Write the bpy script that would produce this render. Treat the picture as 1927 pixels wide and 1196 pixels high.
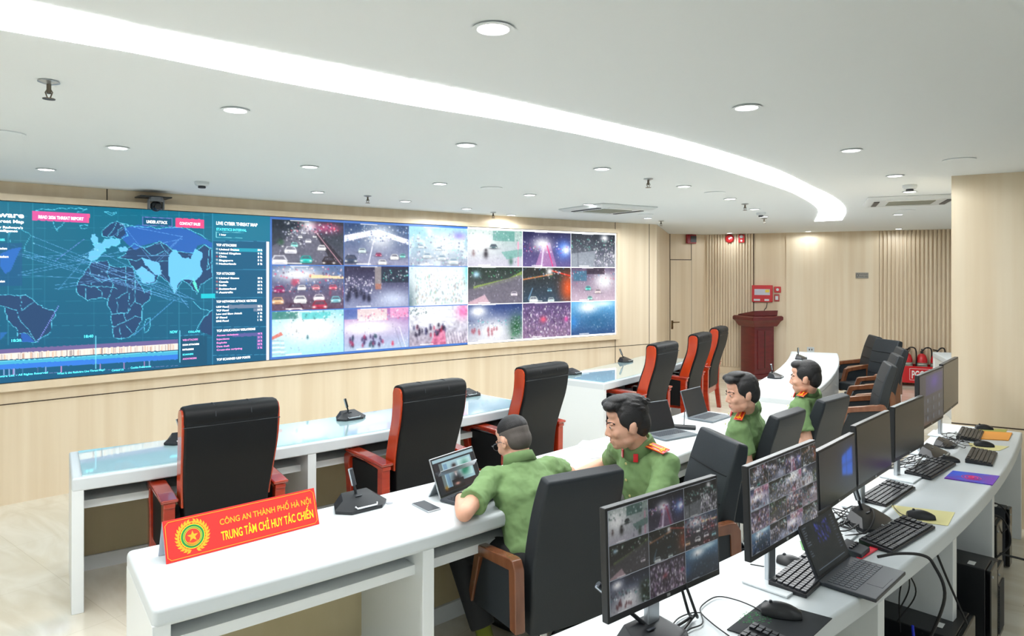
import bpy, bmesh, math, random
import numpy as np
from mathutils import Vector, Matrix
for o in list(bpy.data.objects): bpy.data.objects.remove(o)
S = bpy.context.scene
COL = S.collection
R = math.radians
# ------------------------------------------------------------------ camera
F, CX, HY, H = 1285.0, 963.5, 515.0, 1.875      # focal length and horizon in photo pixels, eye height in metres
cd = bpy.data.cameras.new('camera'); cam = bpy.data.objects.new('camera', cd); COL.objects.link(cam)
cam.location = (0, 0, H); cam.rotation_euler = (R(90), 0, 0)
cd.sensor_width = 36; cd.lens = 36 * F / 1927; cd.shift_y = -(598 - HY) / 1927; cd.clip_start = .05
S.camera = cam
# ------------------------------------------------------------------ world and exposure
w = bpy.data.worlds.new('world'); S.world = w; w.use_nodes = True
w.node_tree.nodes['Background'].inputs[0].default_value = (.9, .95, 1, 1)
w.node_tree.nodes['Background'].inputs[1].default_value = .3
S.view_settings.view_transform = 'Standard'; S.view_settings.look = 'None'
S.view_settings.exposure = 0.16; S.view_settings.gamma = 1; S.view_settings.use_curve_mapping = False
STRIP_E = 14.0; DOWN_W = 25.0; CEIL = 2.625; TOP = .75
# ------------------------------------------------------------------ helpers
def P(px, py, Z=TOP):
    d = F * (H - Z) / (py - HY); return Vector(((px - CX) * d / F, d, Z))
def Pd(px, py, d): return Vector(((px - CX) * d / F, d, H - (py - HY) * d / F))
def lin(c):
    return tuple((x / 12.92 if x <= .04045 else ((x + .055) / 1.055) ** 2.4) for x in (v / 255 for v in c))
MATS = {}
def mat(name, rgb, rough=.5, metal=0, emit=0, coat=0, spec=.5, noise=None, bump=None, alpha=1):
    if name in MATS: return MATS[name]
    m = bpy.data.materials.new(name); m.use_nodes = True; nt = m.node_tree; b = nt.nodes['Principled BSDF']
    c = lin(rgb) + (1,)
    b.inputs['Base Color'].default_value = c; b.inputs['Roughness'].default_value = rough
    b.inputs['Metallic'].default_value = metal; b.inputs['Coat Weight'].default_value = coat
    b.inputs['Specular IOR Level'].default_value = spec
    if alpha < 1: b.inputs['Alpha'].default_value = alpha
    if emit:
        b.inputs['Emission Color'].default_value = c; b.inputs['Emission Strength'].default_value = emit
    if noise or bump:
        tc = nt.nodes.new('ShaderNodeTexCoord'); mp = nt.nodes.new('ShaderNodeMapping')
        nt.links.new(tc.outputs['Object'], mp.inputs[0])
    if noise:                                        # (scale xyz, amount, second colour)
        sc, amt, c2 = noise
        mp.inputs['Scale'].default_value = sc
        n = nt.nodes.new('ShaderNodeTexNoise'); n.inputs['Scale'].default_value = 1; n.inputs['Detail'].default_value = 5
        nt.links.new(mp.outputs[0], n.inputs[0])
        r = nt.nodes.new('ShaderNodeValToRGB'); r.color_ramp.elements[0].position = .5 - amt; r.color_ramp.elements[1].position = .5 + amt
        r.color_ramp.elements[0].color = c; r.color_ramp.elements[1].color = lin(c2) + (1,)
        nt.links.new(n.outputs[0], r.inputs[0]); nt.links.new(r.outputs[0], b.inputs['Base Color'])
    if bump:                                         # (scale, strength)
        n2 = nt.nodes.new('ShaderNodeTexNoise'); n2.inputs['Scale'].default_value = bump[0]; n2.inputs['Detail'].default_value = 3
        bp = nt.nodes.new('ShaderNodeBump'); bp.inputs['Strength'].default_value = bump[1]; bp.inputs['Distance'].default_value = .002
        nt.links.new(tc.outputs['Object'], n2.inputs[0]); nt.links.new(n2.outputs[0], bp.inputs['Height']); nt.links.new(bp.outputs[0], b.inputs['Normal'])
    MATS[name] = m; return m
def screen_mat(name, strength=1.0, rough=.3, spec=.5):
    m = bpy.data.materials.new(name); m.use_nodes = True; nt = m.node_tree; b = nt.nodes['Principled BSDF']
    b.inputs['Base Color'].default_value = (.01, .01, .012, 1); b.inputs['Roughness'].default_value = rough
    b.inputs['Specular IOR Level'].default_value = spec
    a = nt.nodes.new('ShaderNodeAttribute'); a.attribute_name = 'Col'
    nt.links.new(a.outputs['Color'], b.inputs['Emission Color']); b.inputs['Emission Strength'].default_value = strength
    return m
class MB:
    def __init__(s): s.v = []; s.f = []
    def add(s, vs, fs, M=None):
        o = len(s.v)
        s.v += [tuple(M @ Vector(v)) if M is not None else tuple(v) for v in vs]
        s.f += [tuple(o + i for i in f) for f in fs]; return s
    def box(s, c, d, M=None):
        x, y, z = c; a, b, e = d[0] / 2, d[1] / 2, d[2] / 2
        vs = [(x + i * a, y + j * b, z + k * e) for k in (-1, 1) for j in (-1, 1) for i in (-1, 1)]
        return s.add(vs, [(0, 2, 3, 1), (4, 5, 7, 6), (0, 1, 5, 4), (2, 6, 7, 3), (0, 4, 6, 2), (1, 3, 7, 5)], M)
    def prism(s, poly, lo, hi, M=None, axis='z'):
        n = len(poly); area = sum(poly[i][0] * poly[(i + 1) % n][1] - poly[(i + 1) % n][0] * poly[i][1] for i in range(n))
        if area < 0: poly = poly[::-1]
        if axis == 'z': mk = lambda p, h: (p[0], p[1], h)
        elif axis == 'x': mk = lambda p, h: (h, p[0], p[1])
        else: mk = lambda p, h: (p[0], h, p[1]); lo, hi = hi, lo
        vs = [mk(p, lo) for p in poly] + [mk(p, hi) for p in poly]
        fs = [tuple(range(n))[::-1], tuple(range(n, 2 * n))] + [(i, (i + 1) % n, n + (i + 1) % n, n + i) for i in range(n)]
        return s.add(vs, fs, M)
    def loft(s, rings, closed=True, M=None):
        n = len(rings[0]); vs = [p for r in rings for p in r]; fs = []
        for k in range(len(rings) - 1):
            for i in range(n):
                j = (i + 1) % n; fs.append((k * n + i, k * n + j, (k + 1) * n + j, (k + 1) * n + i))
        if closed: fs += [tuple(range(n))[::-1], tuple(range((len(rings) - 1) * n, len(rings) * n))]
        return s.add(vs, fs, M)
    def lathe(s, prof, n=24, M=None):
        return s.loft([[(r * math.cos(2 * math.pi * i / n), r * math.sin(2 * math.pi * i / n), z) for i in range(n)] for r, z in prof], True, M)
    def cyl(s, p, q, r, r2=None, n=12, M=None):
        return s.tube([p, q], r, n, r2, M)
    def tube(s, pts, r, n=8, r2=None, M=None):
        pts = [Vector(p) for p in pts]; m = len(pts); rings = []; up = None
        for k in range(m):
            t = (pts[min(k + 1, m - 1)] - pts[max(k - 1, 0)]).normalized()
            if up is None:
                up = Vector((0, 0, 1)) if abs(t.z) < .9 else Vector((1, 0, 0))
            a = t.cross(up).normalized(); b = a.cross(t).normalized(); up = b
            rr = r if r2 is None else r + (r2 - r) * k / (m - 1)
            if callable(rr): rr = rr(k / (m - 1))
            rings.append([pts[k] + (a * math.cos(2 * math.pi * i / n) - b * math.sin(2 * math.pi * i / n)) * rr for i in range(n)])
        return s.loft([[tuple(p) for p in r_] for r_ in rings][::-1], True, M)
    def ell(s, c, r, M=None, nu=16, nv=10):
        c = Vector(c); vs = [(c.x, c.y, c.z - r[2])]; fs = []
        for j in range(1, nv):
            ph = -math.pi / 2 + math.pi * j / nv
            for i in range(nu):
                th = 2 * math.pi * i / nu
                vs.append((c.x + r[0] * math.cos(ph) * math.cos(th), c.y + r[1] * math.cos(ph) * math.sin(th), c.z + r[2] * math.sin(ph)))
        vs.append((c.x, c.y, c.z + r[2])); L = len(vs) - 1
        for i in range(nu): fs.append((0, 1 + (i + 1) % nu, 1 + i)); fs.append((L, L - nu + i, L - nu + (i + 1) % nu))
        for j in range(nv - 2):
            for i in range(nu):
                a = 1 + j * nu + i; b = 1 + j * nu + (i + 1) % nu; fs.append((a, b, b + nu, a + nu))
        return s.add(vs, fs, M)
    def cap(s, p, q, r, r2=None):
        r2 = r if r2 is None else r2; s.ell(p, (r,) * 3); s.ell(q, (r2,) * 3)
        if (Vector(p) - Vector(q)).length > 1e-4: s.tube([p, q], r, 14, r2)
        return s
def curve(pts, n=8):
    pts = [Vector(p) for p in pts]; out = []
    q = [pts[0] * 2 - pts[1]] + pts + [pts[-1] * 2 - pts[-2]]
    for i in range(1, len(q) - 2):
        for k in range(n):
            t = k / n; a, b, c, d = q[i - 1], q[i], q[i + 1], q[i + 2]
            out.append(.5 * ((2 * b) + (c - a) * t + (2 * a - 5 * b + 4 * c - d) * t * t + (3 * b - a - 3 * c + d) * t ** 3))
    out.append(pts[-1]); return out
def obj(name, mb, m, parent=None, world=False, bevel=0, smooth=True, seg=2, angle=35, kind=None, label=None, colors=None):
    me = bpy.data.meshes.new(name)
    v = mb.v
    if world and parent is not None:
        L = parent.location if parent.parent is None else parent.parent.location
        v = [(a[0] - L.x, a[1] - L.y, a[2] - L.z) for a in v]
    me.from_pydata(v, [], mb.f); me.materials.append(m)
    if colors is not None:
        at = me.color_attributes.new('Col', 'FLOAT_COLOR', 'POINT'); at.data.foreach_set('color', colors.astype(np.float32).ravel())
    if smooth:
        me.polygons.foreach_set('use_smooth', [True] * len(me.polygons)); me.set_sharp_from_angle(angle=R(angle))
    me.update()
    o = bpy.data.objects.new(name, me); COL.objects.link(o)
    if parent is not None: o.parent = parent
    if bevel:
        b = o.modifiers.new('Bevel', 'BEVEL'); b.width = bevel; b.segments = seg; b.limit_method = 'ANGLE'; b.angle_limit = R(40); b.harden_normals = True
    if kind: o['kind'] = kind
    if label: o['label'] = label
    return o
def tag(o, label, cat, group=None):
    o['label'] = label; o['category'] = cat
    if group: o['group'] = group
    return o
def thing(name, label, cat, loc=(0, 0, 0), rz=0, group=None):
    o = bpy.data.objects.new(name, None); COL.objects.link(o); o.empty_display_size = .1
    o.location = loc; o.rotation_euler = (0, 0, rz); return tag(o, label, cat, group)
KIDS = {}
def dup(root, loc, rz, label, group=None):
    ch = {}
    for o in bpy.data.objects:
        if o.parent: ch.setdefault(o.parent.name, []).append(o)
    def cp(o, par):
        c = o.copy(); COL.objects.link(c)
        if par is not None: c.parent = par
        for k in ch.get(o.name, []): cp(k, c)
        return c
    r = cp(root, None); r.location = loc; r.rotation_euler = (0, 0, rz); r['label'] = label
    if group: r['group'] = group
    return r
def structure(name, mb, m, **k): return obj(name, mb, m, kind='structure', **k)
def rz_of(d): return math.atan2(-d[0], d[1])           # rotation that turns local +y to direction d
# ------------------------------------------------------------------ text
def text_mesh(s, size, align='LEFT', sx=1.0, bold=0):
    c = bpy.data.curves.new('t', 'FONT'); c.body = s; c.size = size; c.align_x = align; c.resolution_u = 3
    c.offset = bold
    o = bpy.data.objects.new('t', c); me = bpy.data.meshes.new_from_object(o)
    vs = [(v.co.x * sx, v.co.y) for v in me.vertices]; fs = [tuple(p.vertices) for p in me.polygons]
    bpy.data.objects.remove(o); bpy.data.curves.remove(c); bpy.data.meshes.remove(me)
    return vs, fs
def fit_text(s, x0, x1, y, h, bold=0):
    """text between x0 and x1 with cap height h on base line y (planar units)"""
    vs, fs = text_mesh(s, h / .72, bold=bold)
    if not vs: return vs, fs
    a = min(v[0] for v in vs); b = max(v[0] for v in vs); k = (x1 - x0) / (b - a)
    return [(x0 + (v[0] - a) * k, y + v[1]) for v in vs], fs
# ------------------------------------------------------------------ painting of screen contents (numpy pictures, stored as vertex colours)
class Pic:
    def __init__(s, w, h, top=(0, 0, 0), bot=None):
        bot = bot or top; t = np.linspace(0, 1, h)[:, None, None]
        s.a = (np.array(top) * (1 - t) + np.array(bot) * t) * np.ones((1, w, 1)); s.w = w; s.h = h
        s.Y, s.X = np.mgrid[0:h, 0:w].astype(float); s.X += .5; s.Y += .5
    def mix(s, m, col, al=1):
        m = np.clip(m * al, 0, 1)[..., None]; s.a = s.a * (1 - m) + np.array(col) * m
    def blob(s, x, y, rx, ry, col, al=1):
        s.mix(np.exp(-((s.X - x * s.w) / (rx * s.w)) ** 2 - ((s.Y - y * s.h) / (ry * s.h)) ** 2), col, al)
    def rect(s, x0, y0, x1, y1, col, al=1):
        s.mix(((s.X >= x0 * s.w) & (s.X < x1 * s.w) & (s.Y >= y0 * s.h) & (s.Y < y1 * s.h)).astype(float), col, al)
    def poly(s, pts, col, al=1):
        pts = [(p[0] * s.w, p[1] * s.h) for p in pts]
        ix0 = max(0, int(min(p[0] for p in pts)) - 1); ix1 = min(s.w, int(max(p[0] for p in pts)) + 2)
        iy0 = max(0, int(min(p[1] for p in pts)) - 1); iy1 = min(s.h, int(max(p[1] for p in pts)) + 2)
        if ix1 <= ix0 or iy1 <= iy0: return
        X = s.X[iy0:iy1, ix0:ix1]; Y = s.Y[iy0:iy1, ix0:ix1]; ins = np.zeros(X.shape, bool)
        for i in range(len(pts)):
            (xa, ya), (xb, yb) = pts[i], pts[(i + 1) % len(pts)]
            if ya == yb: continue
            c = ((ya > Y) != (yb > Y)) & (X < (xb - xa) * (Y - ya) / (yb - ya) + xa); ins ^= c
        m = (ins * al)[..., None]; s.a[iy0:iy1, ix0:ix1] = s.a[iy0:iy1, ix0:ix1] * (1 - m) + np.array(col) * m
    def line(s, p, q, wd, col, al=1):
        x0, y0, x1, y1 = p[0] * s.w, p[1] * s.h, q[0] * s.w, q[1] * s.h
        a0 = max(0, int(min(x0, x1) - wd - 1)); a1 = min(s.w, int(max(x0, x1) + wd + 2)); b0 = max(0, int(min(y0, y1) - wd - 1)); b1 = min(s.h, int(max(y0, y1) + wd + 2))
        if a1 <= a0 or b1 <= b0: return
        X = s.X[b0:b1, a0:a1]; Y = s.Y[b0:b1, a0:a1]; dx, dy = x1 - x0, y1 - y0; L = dx * dx + dy * dy + 1e-9
        t = np.clip(((X - x0) * dx + (Y - y0) * dy) / L, 0, 1); d = np.hypot(X - x0 - t * dx, Y - y0 - t * dy)
        m = (np.clip(wd / 2 + .5 - d, 0, 1) * al)[..., None]
        s.a[b0:b1, a0:a1] = s.a[b0:b1, a0:a1] * (1 - m) + np.array(col) * m
    def noise(s, rng, cells, amp, col=None, x0=0, y0=0, x1=1, y1=1):
        gw, gh = cells; g = rng.random((gh + 2, gw + 2)); xs = s.X / s.w * gw; ys = s.Y / s.h * gh
        i = xs.astype(int); j = ys.astype(int); u = xs - i; v = ys - j
        n = (g[j, i] * (1 - u) + g[j, i + 1] * u) * (1 - v) + (g[j + 1, i] * (1 - u) + g[j + 1, i + 1] * u) * v
        m = ((s.X >= x0 * s.w) & (s.X < x1 * s.w) & (s.Y >= y0 * s.h) & (s.Y < y1 * s.h))
        if col is None: s.a += ((n - .5) * amp * m)[..., None]
        else: s.mix(np.clip((n - .55) * 4, 0, 1) * m, col, amp)
    def specks(s, rng, n, box, cols, r=(.6, 1.6), al=.9, tall=1.0):
        x0, y0, x1, y1 = box
        for _ in range(n):
            x = (x0 + (x1 - x0) * rng.random()) * s.w; y = (y0 + (y1 - y0) * rng.random()) * s.h; rr = r[0] + (r[1] - r[0]) * rng.random()
            a0 = max(0, int(x - rr * 2)); a1 = min(s.w, int(x + rr * 2 + 2)); b0 = max(0, int(y - rr * tall * 2)); b1 = min(s.h, int(y + rr * tall * 2 + 2))
            if a1 <= a0 or b1 <= b0: continue
            m = np.exp(-((s.X[b0:b1, a0:a1] - x) / rr) ** 2 - ((s.Y[b0:b1, a0:a1] - y) / (rr * tall)) ** 2)[..., None] * al
            c = np.array(cols[rng.integers(len(cols))]); s.a[b0:b1, a0:a1] = s.a[b0:b1, a0:a1] * (1 - m) + c * m
    def car(s, x, y, w, col, dark=(.28, .28, .34)):
        h = w * .62 * s.w / s.h; c = np.array(col)
        s.blob(x, y - .01, w * .62, h * .16, (.12, .1, .14), .7)
        s.poly([(x - w * .46, y - h * .02), (x + w * .46, y - h * .02), (x + w * .5, y - h * .45), (x + w * .3, y - h * .95), (x - w * .3, y - h * .95), (x - w * .5, y - h * .45)], tuple(c * .82), .95)
        s.poly([(x - w * .36, y - h * .52), (x + w * .36, y - h * .52), (x + w * .24, y - h * .84), (x - w * .24, y - h * .84)], dark, .75)
        s.poly([(x - w * .42, y - h * .30), (x + w * .42, y - h * .30), (x + w * .36, y - h * .50), (x - w * .36, y - h * .50)], tuple(np.clip(c * 1.1, 0, 1)), .9)
        for sx in (-.36, .36): s.blob(x + sx * w, y - h * .26, w * .11, h * .10, (1, 1, .97), .95)
    def person(s, x, y, h, col):
        s.blob(x, y - h * .5, h * .16, h * .4, col, .95); s.blob(x, y - h * .95, h * .09, h * .13, col, .9)
    def lin(s):
        a = np.clip(s.a, 0, 1); return np.where(a <= .04045, a / 12.92, ((a + .055) / 1.055) ** 2.4)
W1 = (1, 1, 1)
def night_scene(kind, rng, w=100, h=60):
    """street scenes as seen by traffic cameras"""
    k = kind
    if k == 'jam':
        p = Pic(w, h, (.08, .12, .16), (.3, .3, .35)); p.poly([(.48, .1), (.56, .1), (.95, 1), (0, 1), (0, .6)], (.36, .36, .42), .9)
        p.poly([(.55, .2), (.6, .2), (1, .9), (1, 1), (.85, 1)], (.12, .1, .14), .9); p.line((.52, .1), (.97, 1), 1.5, (.8, .6, .65))
        p.blob(.5, .12, .1, .12, W1, .9); p.blob(.75, .15, .2, .12, (.8, .3, .5), .7)
        p.specks(rng, 90, (.2, .05, .95, .3), [W1, (1, .3, .4), (.7, .9, 1), (.1, .1, .2)]); p.specks(rng, 60, (.1, .2, .5, .6), [W1, (.8, .8, .9), (.1, .1, .15)])
        p.noise(rng, (8, 6), .6, (.1, .3, .15), 0, .1, .2, .6)
        for x, y, s_, c in ((.49, .5, .09, (.9, .9, .95)), (.3, .6, .1, (.5, .9, .85)), (.68, .66, .12, W1), (.25, .75, .17, (.95, .95, 1)), (.46, .95, .17, (.1, .75, .7)), (.1, 1.0, .22, (.95, .95, 1)), (.78, 1, .2, (.15, .1, .12)), (.58, .38, .06, W1), (.38, .4, .06, W1), (.44, .3, .05, (.9, .9, 1))): p.car(x, y, s_, c)
    elif k == 'flyover':
        p = Pic(w, h, (.1, .2, .35), (.55, .55, .65)); p.poly([(0, .3), (.5, .12), (1, .35), (1, .48), (.5, .25), (0, .45)], (.97, .95, 1), .9)
        p.blob(.55, .3, .22, .3, W1, .85); p.specks(rng, 120, (0, .05, 1, .45), [W1, (.6, .8, 1), (.1, .2, .4)]); p.line((.45, .35), (.36, 1), 2, (.9, .9, .95))
        for x, y, s_, c in ((.52, .78, .1, (.6, .15, .3)), (.77, .85, .14, W1), (.58, .98, .14, (.95, .95, .95)), (.27, .7, .12, (.8, .9, .9)), (.1, .95, .2, (.2, .25, .35)), (.9, .8, .1, (.4, .8, .75))): p.car(x, y, s_, c)
    elif k == 'haze':
        p = Pic(w, h, (.55, .8, .85), (.6, .62, .7)); p.blob(.6, .4, .3, .3, W1, .8); p.noise(rng, (12, 8), .7, (.9, .95, .97)); p.specks(rng, 180, (0, .2, 1, 1), [W1, (.9, .85, .95), (.35, .35, .45), (.6, .9, .85)], (.6, 1.8)); p.blob(.85, .2, .12, .1, (.5, .4, .8), .7)
        for x, y, s_ in ((.3, .8, .15), (.55, .85, .15), (.75, .95, .18), (.2, .55, .1), (.5, .6, .1)): p.car(x, y, s_, (.85, .92, .95), (.4, .5, .6))
    elif k == 'redjam':
        p = Pic(w, h, (.3, .4, .55), (.35, .25, .32)); p.blob(.35, .2, .3, .15, W1, .9); p.poly([(.5, .2), (1, .25), (1, .3), (.5, .28)], (1, .85, .6), .9)
        p.noise(rng, (10, 5), .7, (.7, .2, .3), 0, .3, 1, .7); p.specks(rng, 150, (0, .02, 1, .6), [W1, (.9, .2, .35), (.2, .1, .2), (1, .8, .8), (.3, .5, .8)])
        for x, y, s_, c in ((.08, .85, .16, (.95, .7, .5)), (.38, .85, .18, W1), (.64, .8, .16, (.95, .9, .95)), (.88, .85, .15, (.5, .8, .85)), (.65, 1, .22, (.65, .15, .25)), (.32, 1.05, .22, (.3, .15, .25)), (.4, .55, .12, W1), (.6, .55, .11, (.9, .5, .55)), (.1, .6, .15, (.6, .1, .35)), (.84, .55, .12, (.85, .3, .4))): p.car(x, y, s_, c)
    elif k == 'bikes':
        p = Pic(w, h, (.12, .1, .2), (.5, .53, .66)); p.rect(.46, 0, .56, .5, (.5, .47, .48)); p.rect(.56, .05, 1, .4, (.1, .14, .2), .9); p.blob(.75, .8, .25, .2, (.85, .9, 1), .7)
        p.specks(rng, 140, (0, .25, .45, .65), [W1, (.9, .85, .95), (.2, .2, .3)]); p.specks(rng, 30, (.58, .1, 1, .35), [W1, (.4, .9, .8)])
        for _ in range(12): p.person(.05 + .4 * rng.random(), .55 + .35 * rng.random(), .16, (.1, .1, .18))
        p.rect(.47, .42, .56, .56, (.6, .4, .35))
    elif k == 'white':
        p = Pic(w, h, (.80, .90, .92), (.88, .90, .9)); p.blob(.5, .35, .4, .25, W1, .8); p.specks(rng, 200, (.1, .2, .95, .95), [(.5, .55, .6), (.5, .7, .65), (.7, .6, .55)], (.8, 1.6), .8, 1.8); p.blob(0, 1, .1, .6, (.25, .35, .4), .9); p.blob(1, .1, .06, .4, (.4, .8, .8), .9)
    elif k == 'snow':
        p = Pic(w, h, (.45, .75, .78), (.6, .85, .92)); p.blob(.5, .4, .5, .35, W1, 1); p.rect(0, .0, .35, .18, (.1, .35, .3), .7); p.rect(.4, .05, .8, .2, (.2, .7, .7), .7); p.specks(rng, 60, (0, 0, 1, .25), [W1, (.2, .4, .4)])
        for i in range(7): p.poly([(0, .62 + i * .05), (.16 + .01 * i, .64 + i * .05), (.16, .66 + i * .05), (0, .645 + i * .05)], (.95, .95, .95) if i % 2 else (.6, .7, .75))
        p.poly([(0, .55), (.12, .45), (.15, .52), (0, .62)], (.8, .4, .35)); p.person(.48, .66, .1, (.05, .25, .3)); p.person(.33, .5, .08, (.5, .5, .5)); p.specks(rng, 16, (.5, .35, .95, .6), [(.85, .8, .75)])
    elif k == 'crowd':
        p = Pic(w, h, (.6, .35, .6), (.65, .75, .85)); p.rect(0, 0, .2, .25, (.2, .35, .6), .8); p.rect(.2, .03, .65, .3, (.9, .85, .8), .8); p.rect(.7, 0, 1, .25, (.9, .6, .75), .8); p.blob(.35, .45, .45, .18, W1, 1)
        p.specks(rng, 60, (.2, .05, 1, .3), [W1, (.5, .3, .5), (.9, .3, .5)])
        for _ in range(34): p.person(.08 + .52 * rng.random(), .72 + .24 * rng.random(), .1, [(.2, .15, .3), (.6, .15, .3), (.1, .2, .25)][rng.integers(3)])
        p.person(.74, .95, .12, (.8, .1, .2)); p.line((.85, .5), (.95, 1), 1.5, (.9, .9, .95)); p.line((.78, .5), (.88, 1), 1, (.5, .5, .6))
    elif k == 'riders':
        p = Pic(w, h, (.8, .85, .9), (.6, .55, .62)); p.blob(.4, .25, .4, .25, W1, .9); p.blob(.92, .15, .12, .2, (.95, .4, .65), .9); p.poly([(.45, .6), (.6, .6), (.62, 1), (.35, 1)], (.85, .35, .5), .7); p.specks(rng, 30, (0, .02, .3, .2), [(.2, .3, .3)])
        for _ in range(30): p.person(.03 + .6 * rng.random(), .55 + .25 * rng.random(), .11, [(.12, .1, .18), (.6, .15, .25), (.2, .2, .35)][rng.integers(3)])
        for i in range(8): p.line((.62 + i * .05, .7), (.66 + i * .05, 1), 1.2, (.9, .85, .9))
        p.noise(rng, (30, 20), .3)
    elif k == 'foggy':
        p = Pic(w, h, (.6, .72, .68), (.75, .73, .8)); p.blob(.2, .35, .3, .35, W1, .9); p.rect(.45, .02, .85, .3, (.2, .5, .45), .6); p.specks(rng, 40, (0, 0, 1, .3), [(.3, .5, .45), W1]); p.car(.46, .52, .14, (.3, .4, .42)); p.person(.32, .8, .26, (.12, .1, .12)); p.person(.1, .75, .18, (.5, .4, .4)); p.person(.78, .98, .25, (.2, .35, .3)); p.rect(.9, .3, .93, 1, (.85, .6, .7)); p.poly([(.6, .6), (1, .5), (1, .7), (.7, .8)], (.35, .6, .55), .7)
    elif k == 'neon':
        p = Pic(w, h, (.1, .1, .25), (.35, .3, .5)); p.poly([(.42, .3), (.56, .3), (.7, 1), (.25, 1)], (.65, .45, .65), .8); p.blob(.4, .35, .18, .18, W1, .9); p.blob(.85, .5, .15, .25, (.3, .55, 1), .9); p.blob(.9, .5, .08, .12, W1, .9); p.line((.5, .4), (.62, 1), 3, (.85, .2, .45), .9); p.specks(rng, 60, (0, .3, 1, .6), [W1, (.6, .5, 1), (.9, .3, .5)]); p.line((.42, .5), (.38, 1), 4, (.9, .85, .95), .8)
    elif k == 'square':
        p = Pic(w, h, (.06, .08, .12), (.5, .52, .56)); p.blob(.75, .12, .08, .1, W1, .9); p.specks(rng, 110, (0, .15, 1, .5), [W1, (.5, .9, .8), (.15, .15, .2)]); p.poly([(0, .6), (.55, .5), (.5, 1), (0, 1)], (.55, .58, .62), .8); p.specks(rng, 160, (.5, .4, 1, 1), [W1, (.85, .8, .9), (.2, .2, .28)], (.6, 1.4), .9, 1.7); p.line((.15, .4), (.16, 1), 1, (.2, .2, .25))
    elif k == 'bend':
        p = Pic(w, h, (.08, .14, .1), (.42, .4, .46)); p.poly([(.1, .52), (.75, .3), (1, .1), (1, .25), (.75, .4), (.1, .62)], (.55, .65, .3), .8); p.blob(.15, .2, .06, .08, (.7, .9, 1), .9); p.poly([(0, .6), (.1, .58), (1, .2), (1, 1), (0, 1)], (.4, .38, .43), .85); p.specks(rng, 40, (0, .05, 1, .3), [W1, (.3, .8, .5), (.1, .3, .1)]); p.car(.84, .8, .13, (.85, .8, .85)); p.poly([(0, .95), (.3, .75), (.4, 1), (0, 1)], (.8, .65, .7), .9)
    elif k == 'orange':
        p = Pic(w, h, (.1, .1, .08), (.18, .25, .32)); p.blob(.95, .6, .16, .4, (.85, .3, .08), .95); p.line((.6, .1), (1, .25), 3, (.85, .2, .1)); p.line((0, .35), (.6, .2), 3, (.9, .55, .3), .8); p.blob(.55, .12, .06, .1, W1, .9); p.car(.55, .7, .1, (.3, .55, .65)); p.car(.22, 1, .18, (.85, .9, .9)); p.car(.58, 1, .14, (.75, .85, .85)); p.specks(rng, 40, (0, 0, 1, .4), [(.3, .6, .9), (.1, .4, .2), W1]); p.line((.2, .6), (.12, .9), 3, (.5, .7, .85), .6)
    elif k == 'dusk':
        p = Pic(w, h, (.3, .25, .35), (.75, .66, .72)); p.blob(.75, .4, .22, .25, W1, .9); p.rect(.05, .1, .35, .4, (.2, .4, .5), .8); p.specks(rng, 50, (0, .05, 1, .5), [W1, (.9, .3, .4), (.4, .7, .9)]); p.car(.38, .68, .13, (.3, .8, .75)); p.car(.6, .78, .14, (.85, .75, .75)); p.car(.42, .97, .12, (.5, .8, .75)); p.rect(.35, 0, .75, .2, (.15, .1, .15), .8)
    elif k == 'tree':
        p = Pic(w, h, (.1, .18, .4), (.75, .75, .78)); p.blob(.18, .18, .15, .15, W1, 1); p.blob(.45, .7, .3, .3, W1, .85); p.blob(.88, .65, .13, .32, (.12, .3, .18), 1); p.specks(rng, 70, (.78, .35, 1, 1), [(.2, .5, .3), (.05, .18, .12), (.8, .85, .9)]); p.specks(rng, 40, (0, .4, .7, .6), [(.3, .7, .7), W1, (.3, .3, .4)])
        for _ in range(12): p.person(.05 + .5 * rng.random(), .72 + .22 * rng.random(), .12, (.6, .3, .35))
    elif k == 'throng':
        p = Pic(w, h, (.28, .22, .38), (.5, .4, .5)); p.specks(rng, 420, (0, .1, 1, 1), [W1, (.85, .7, .85), (.2, .12, .25), (.6, .5, .7), (.35, .25, .45)], (.6, 1.5), .85, 1.7); p.blob(.42, .48, .06, .08, (.9, .3, .4), .9); p.blob(.9, .5, .04, .07, (.9, .3, .6), .9)
    else:
        p = Pic(w, h, (.35, .65, .85), (.15, .25, .42)); p.blob(.38, .18, .2, .16, W1, 1); p.blob(.7, .08, .25, .1, (.85, .97, 1), .9); p.blob(.05, .6, .1, .2, (.2, .5, .8), .8); p.blob(.6, .65, .35, .25, (.15, .35, .5), .8)
    p.rect(.24, .0, .5, .03, W1, .8); p.rect(.18, .95, .4, .975, W1, .8); p.noise(rng, (50, 30), .08)
    return p
def finish(p, rng, bloom=.28, clutter=90):
    p.specks(rng, clutter, (0, .05, 1, .95), [W1, (.85, .82, .95), (.3, .3, .4), (.5, .45, .55)], (.5, 1.1), .55, 1.5)
    b = p.a.copy()
    for _ in range(2): b = (np.roll(b, 1, 0) + np.roll(b, -1, 0) + np.roll(b, 1, 1) + np.roll(b, -1, 1) + b * 2) / 6
    p.a = p.a * .55 + b * .45; c = b.copy()
    for k in (2, 3, 4): c = (np.roll(c, k, 0) + np.roll(c, -k, 0) + np.roll(c, k, 1) + np.roll(c, -k, 1)) / 4
    p.a = 1 - (1 - np.clip(p.a, 0, 1)) * (1 - bloom * np.clip(c, 0, 1) ** 1.5); return p
def dark_scene(kind, rng, w=70, h=42, dim=.62):
    p = finish(night_scene(kind, rng, w, h), rng, .1, 40); g = p.a.mean(axis=2, keepdims=True)
    p.a = (p.a * .5 + g * .5); p.a = np.clip(p.a, 0, 1) ** 1.7 * dim; return p
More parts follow.
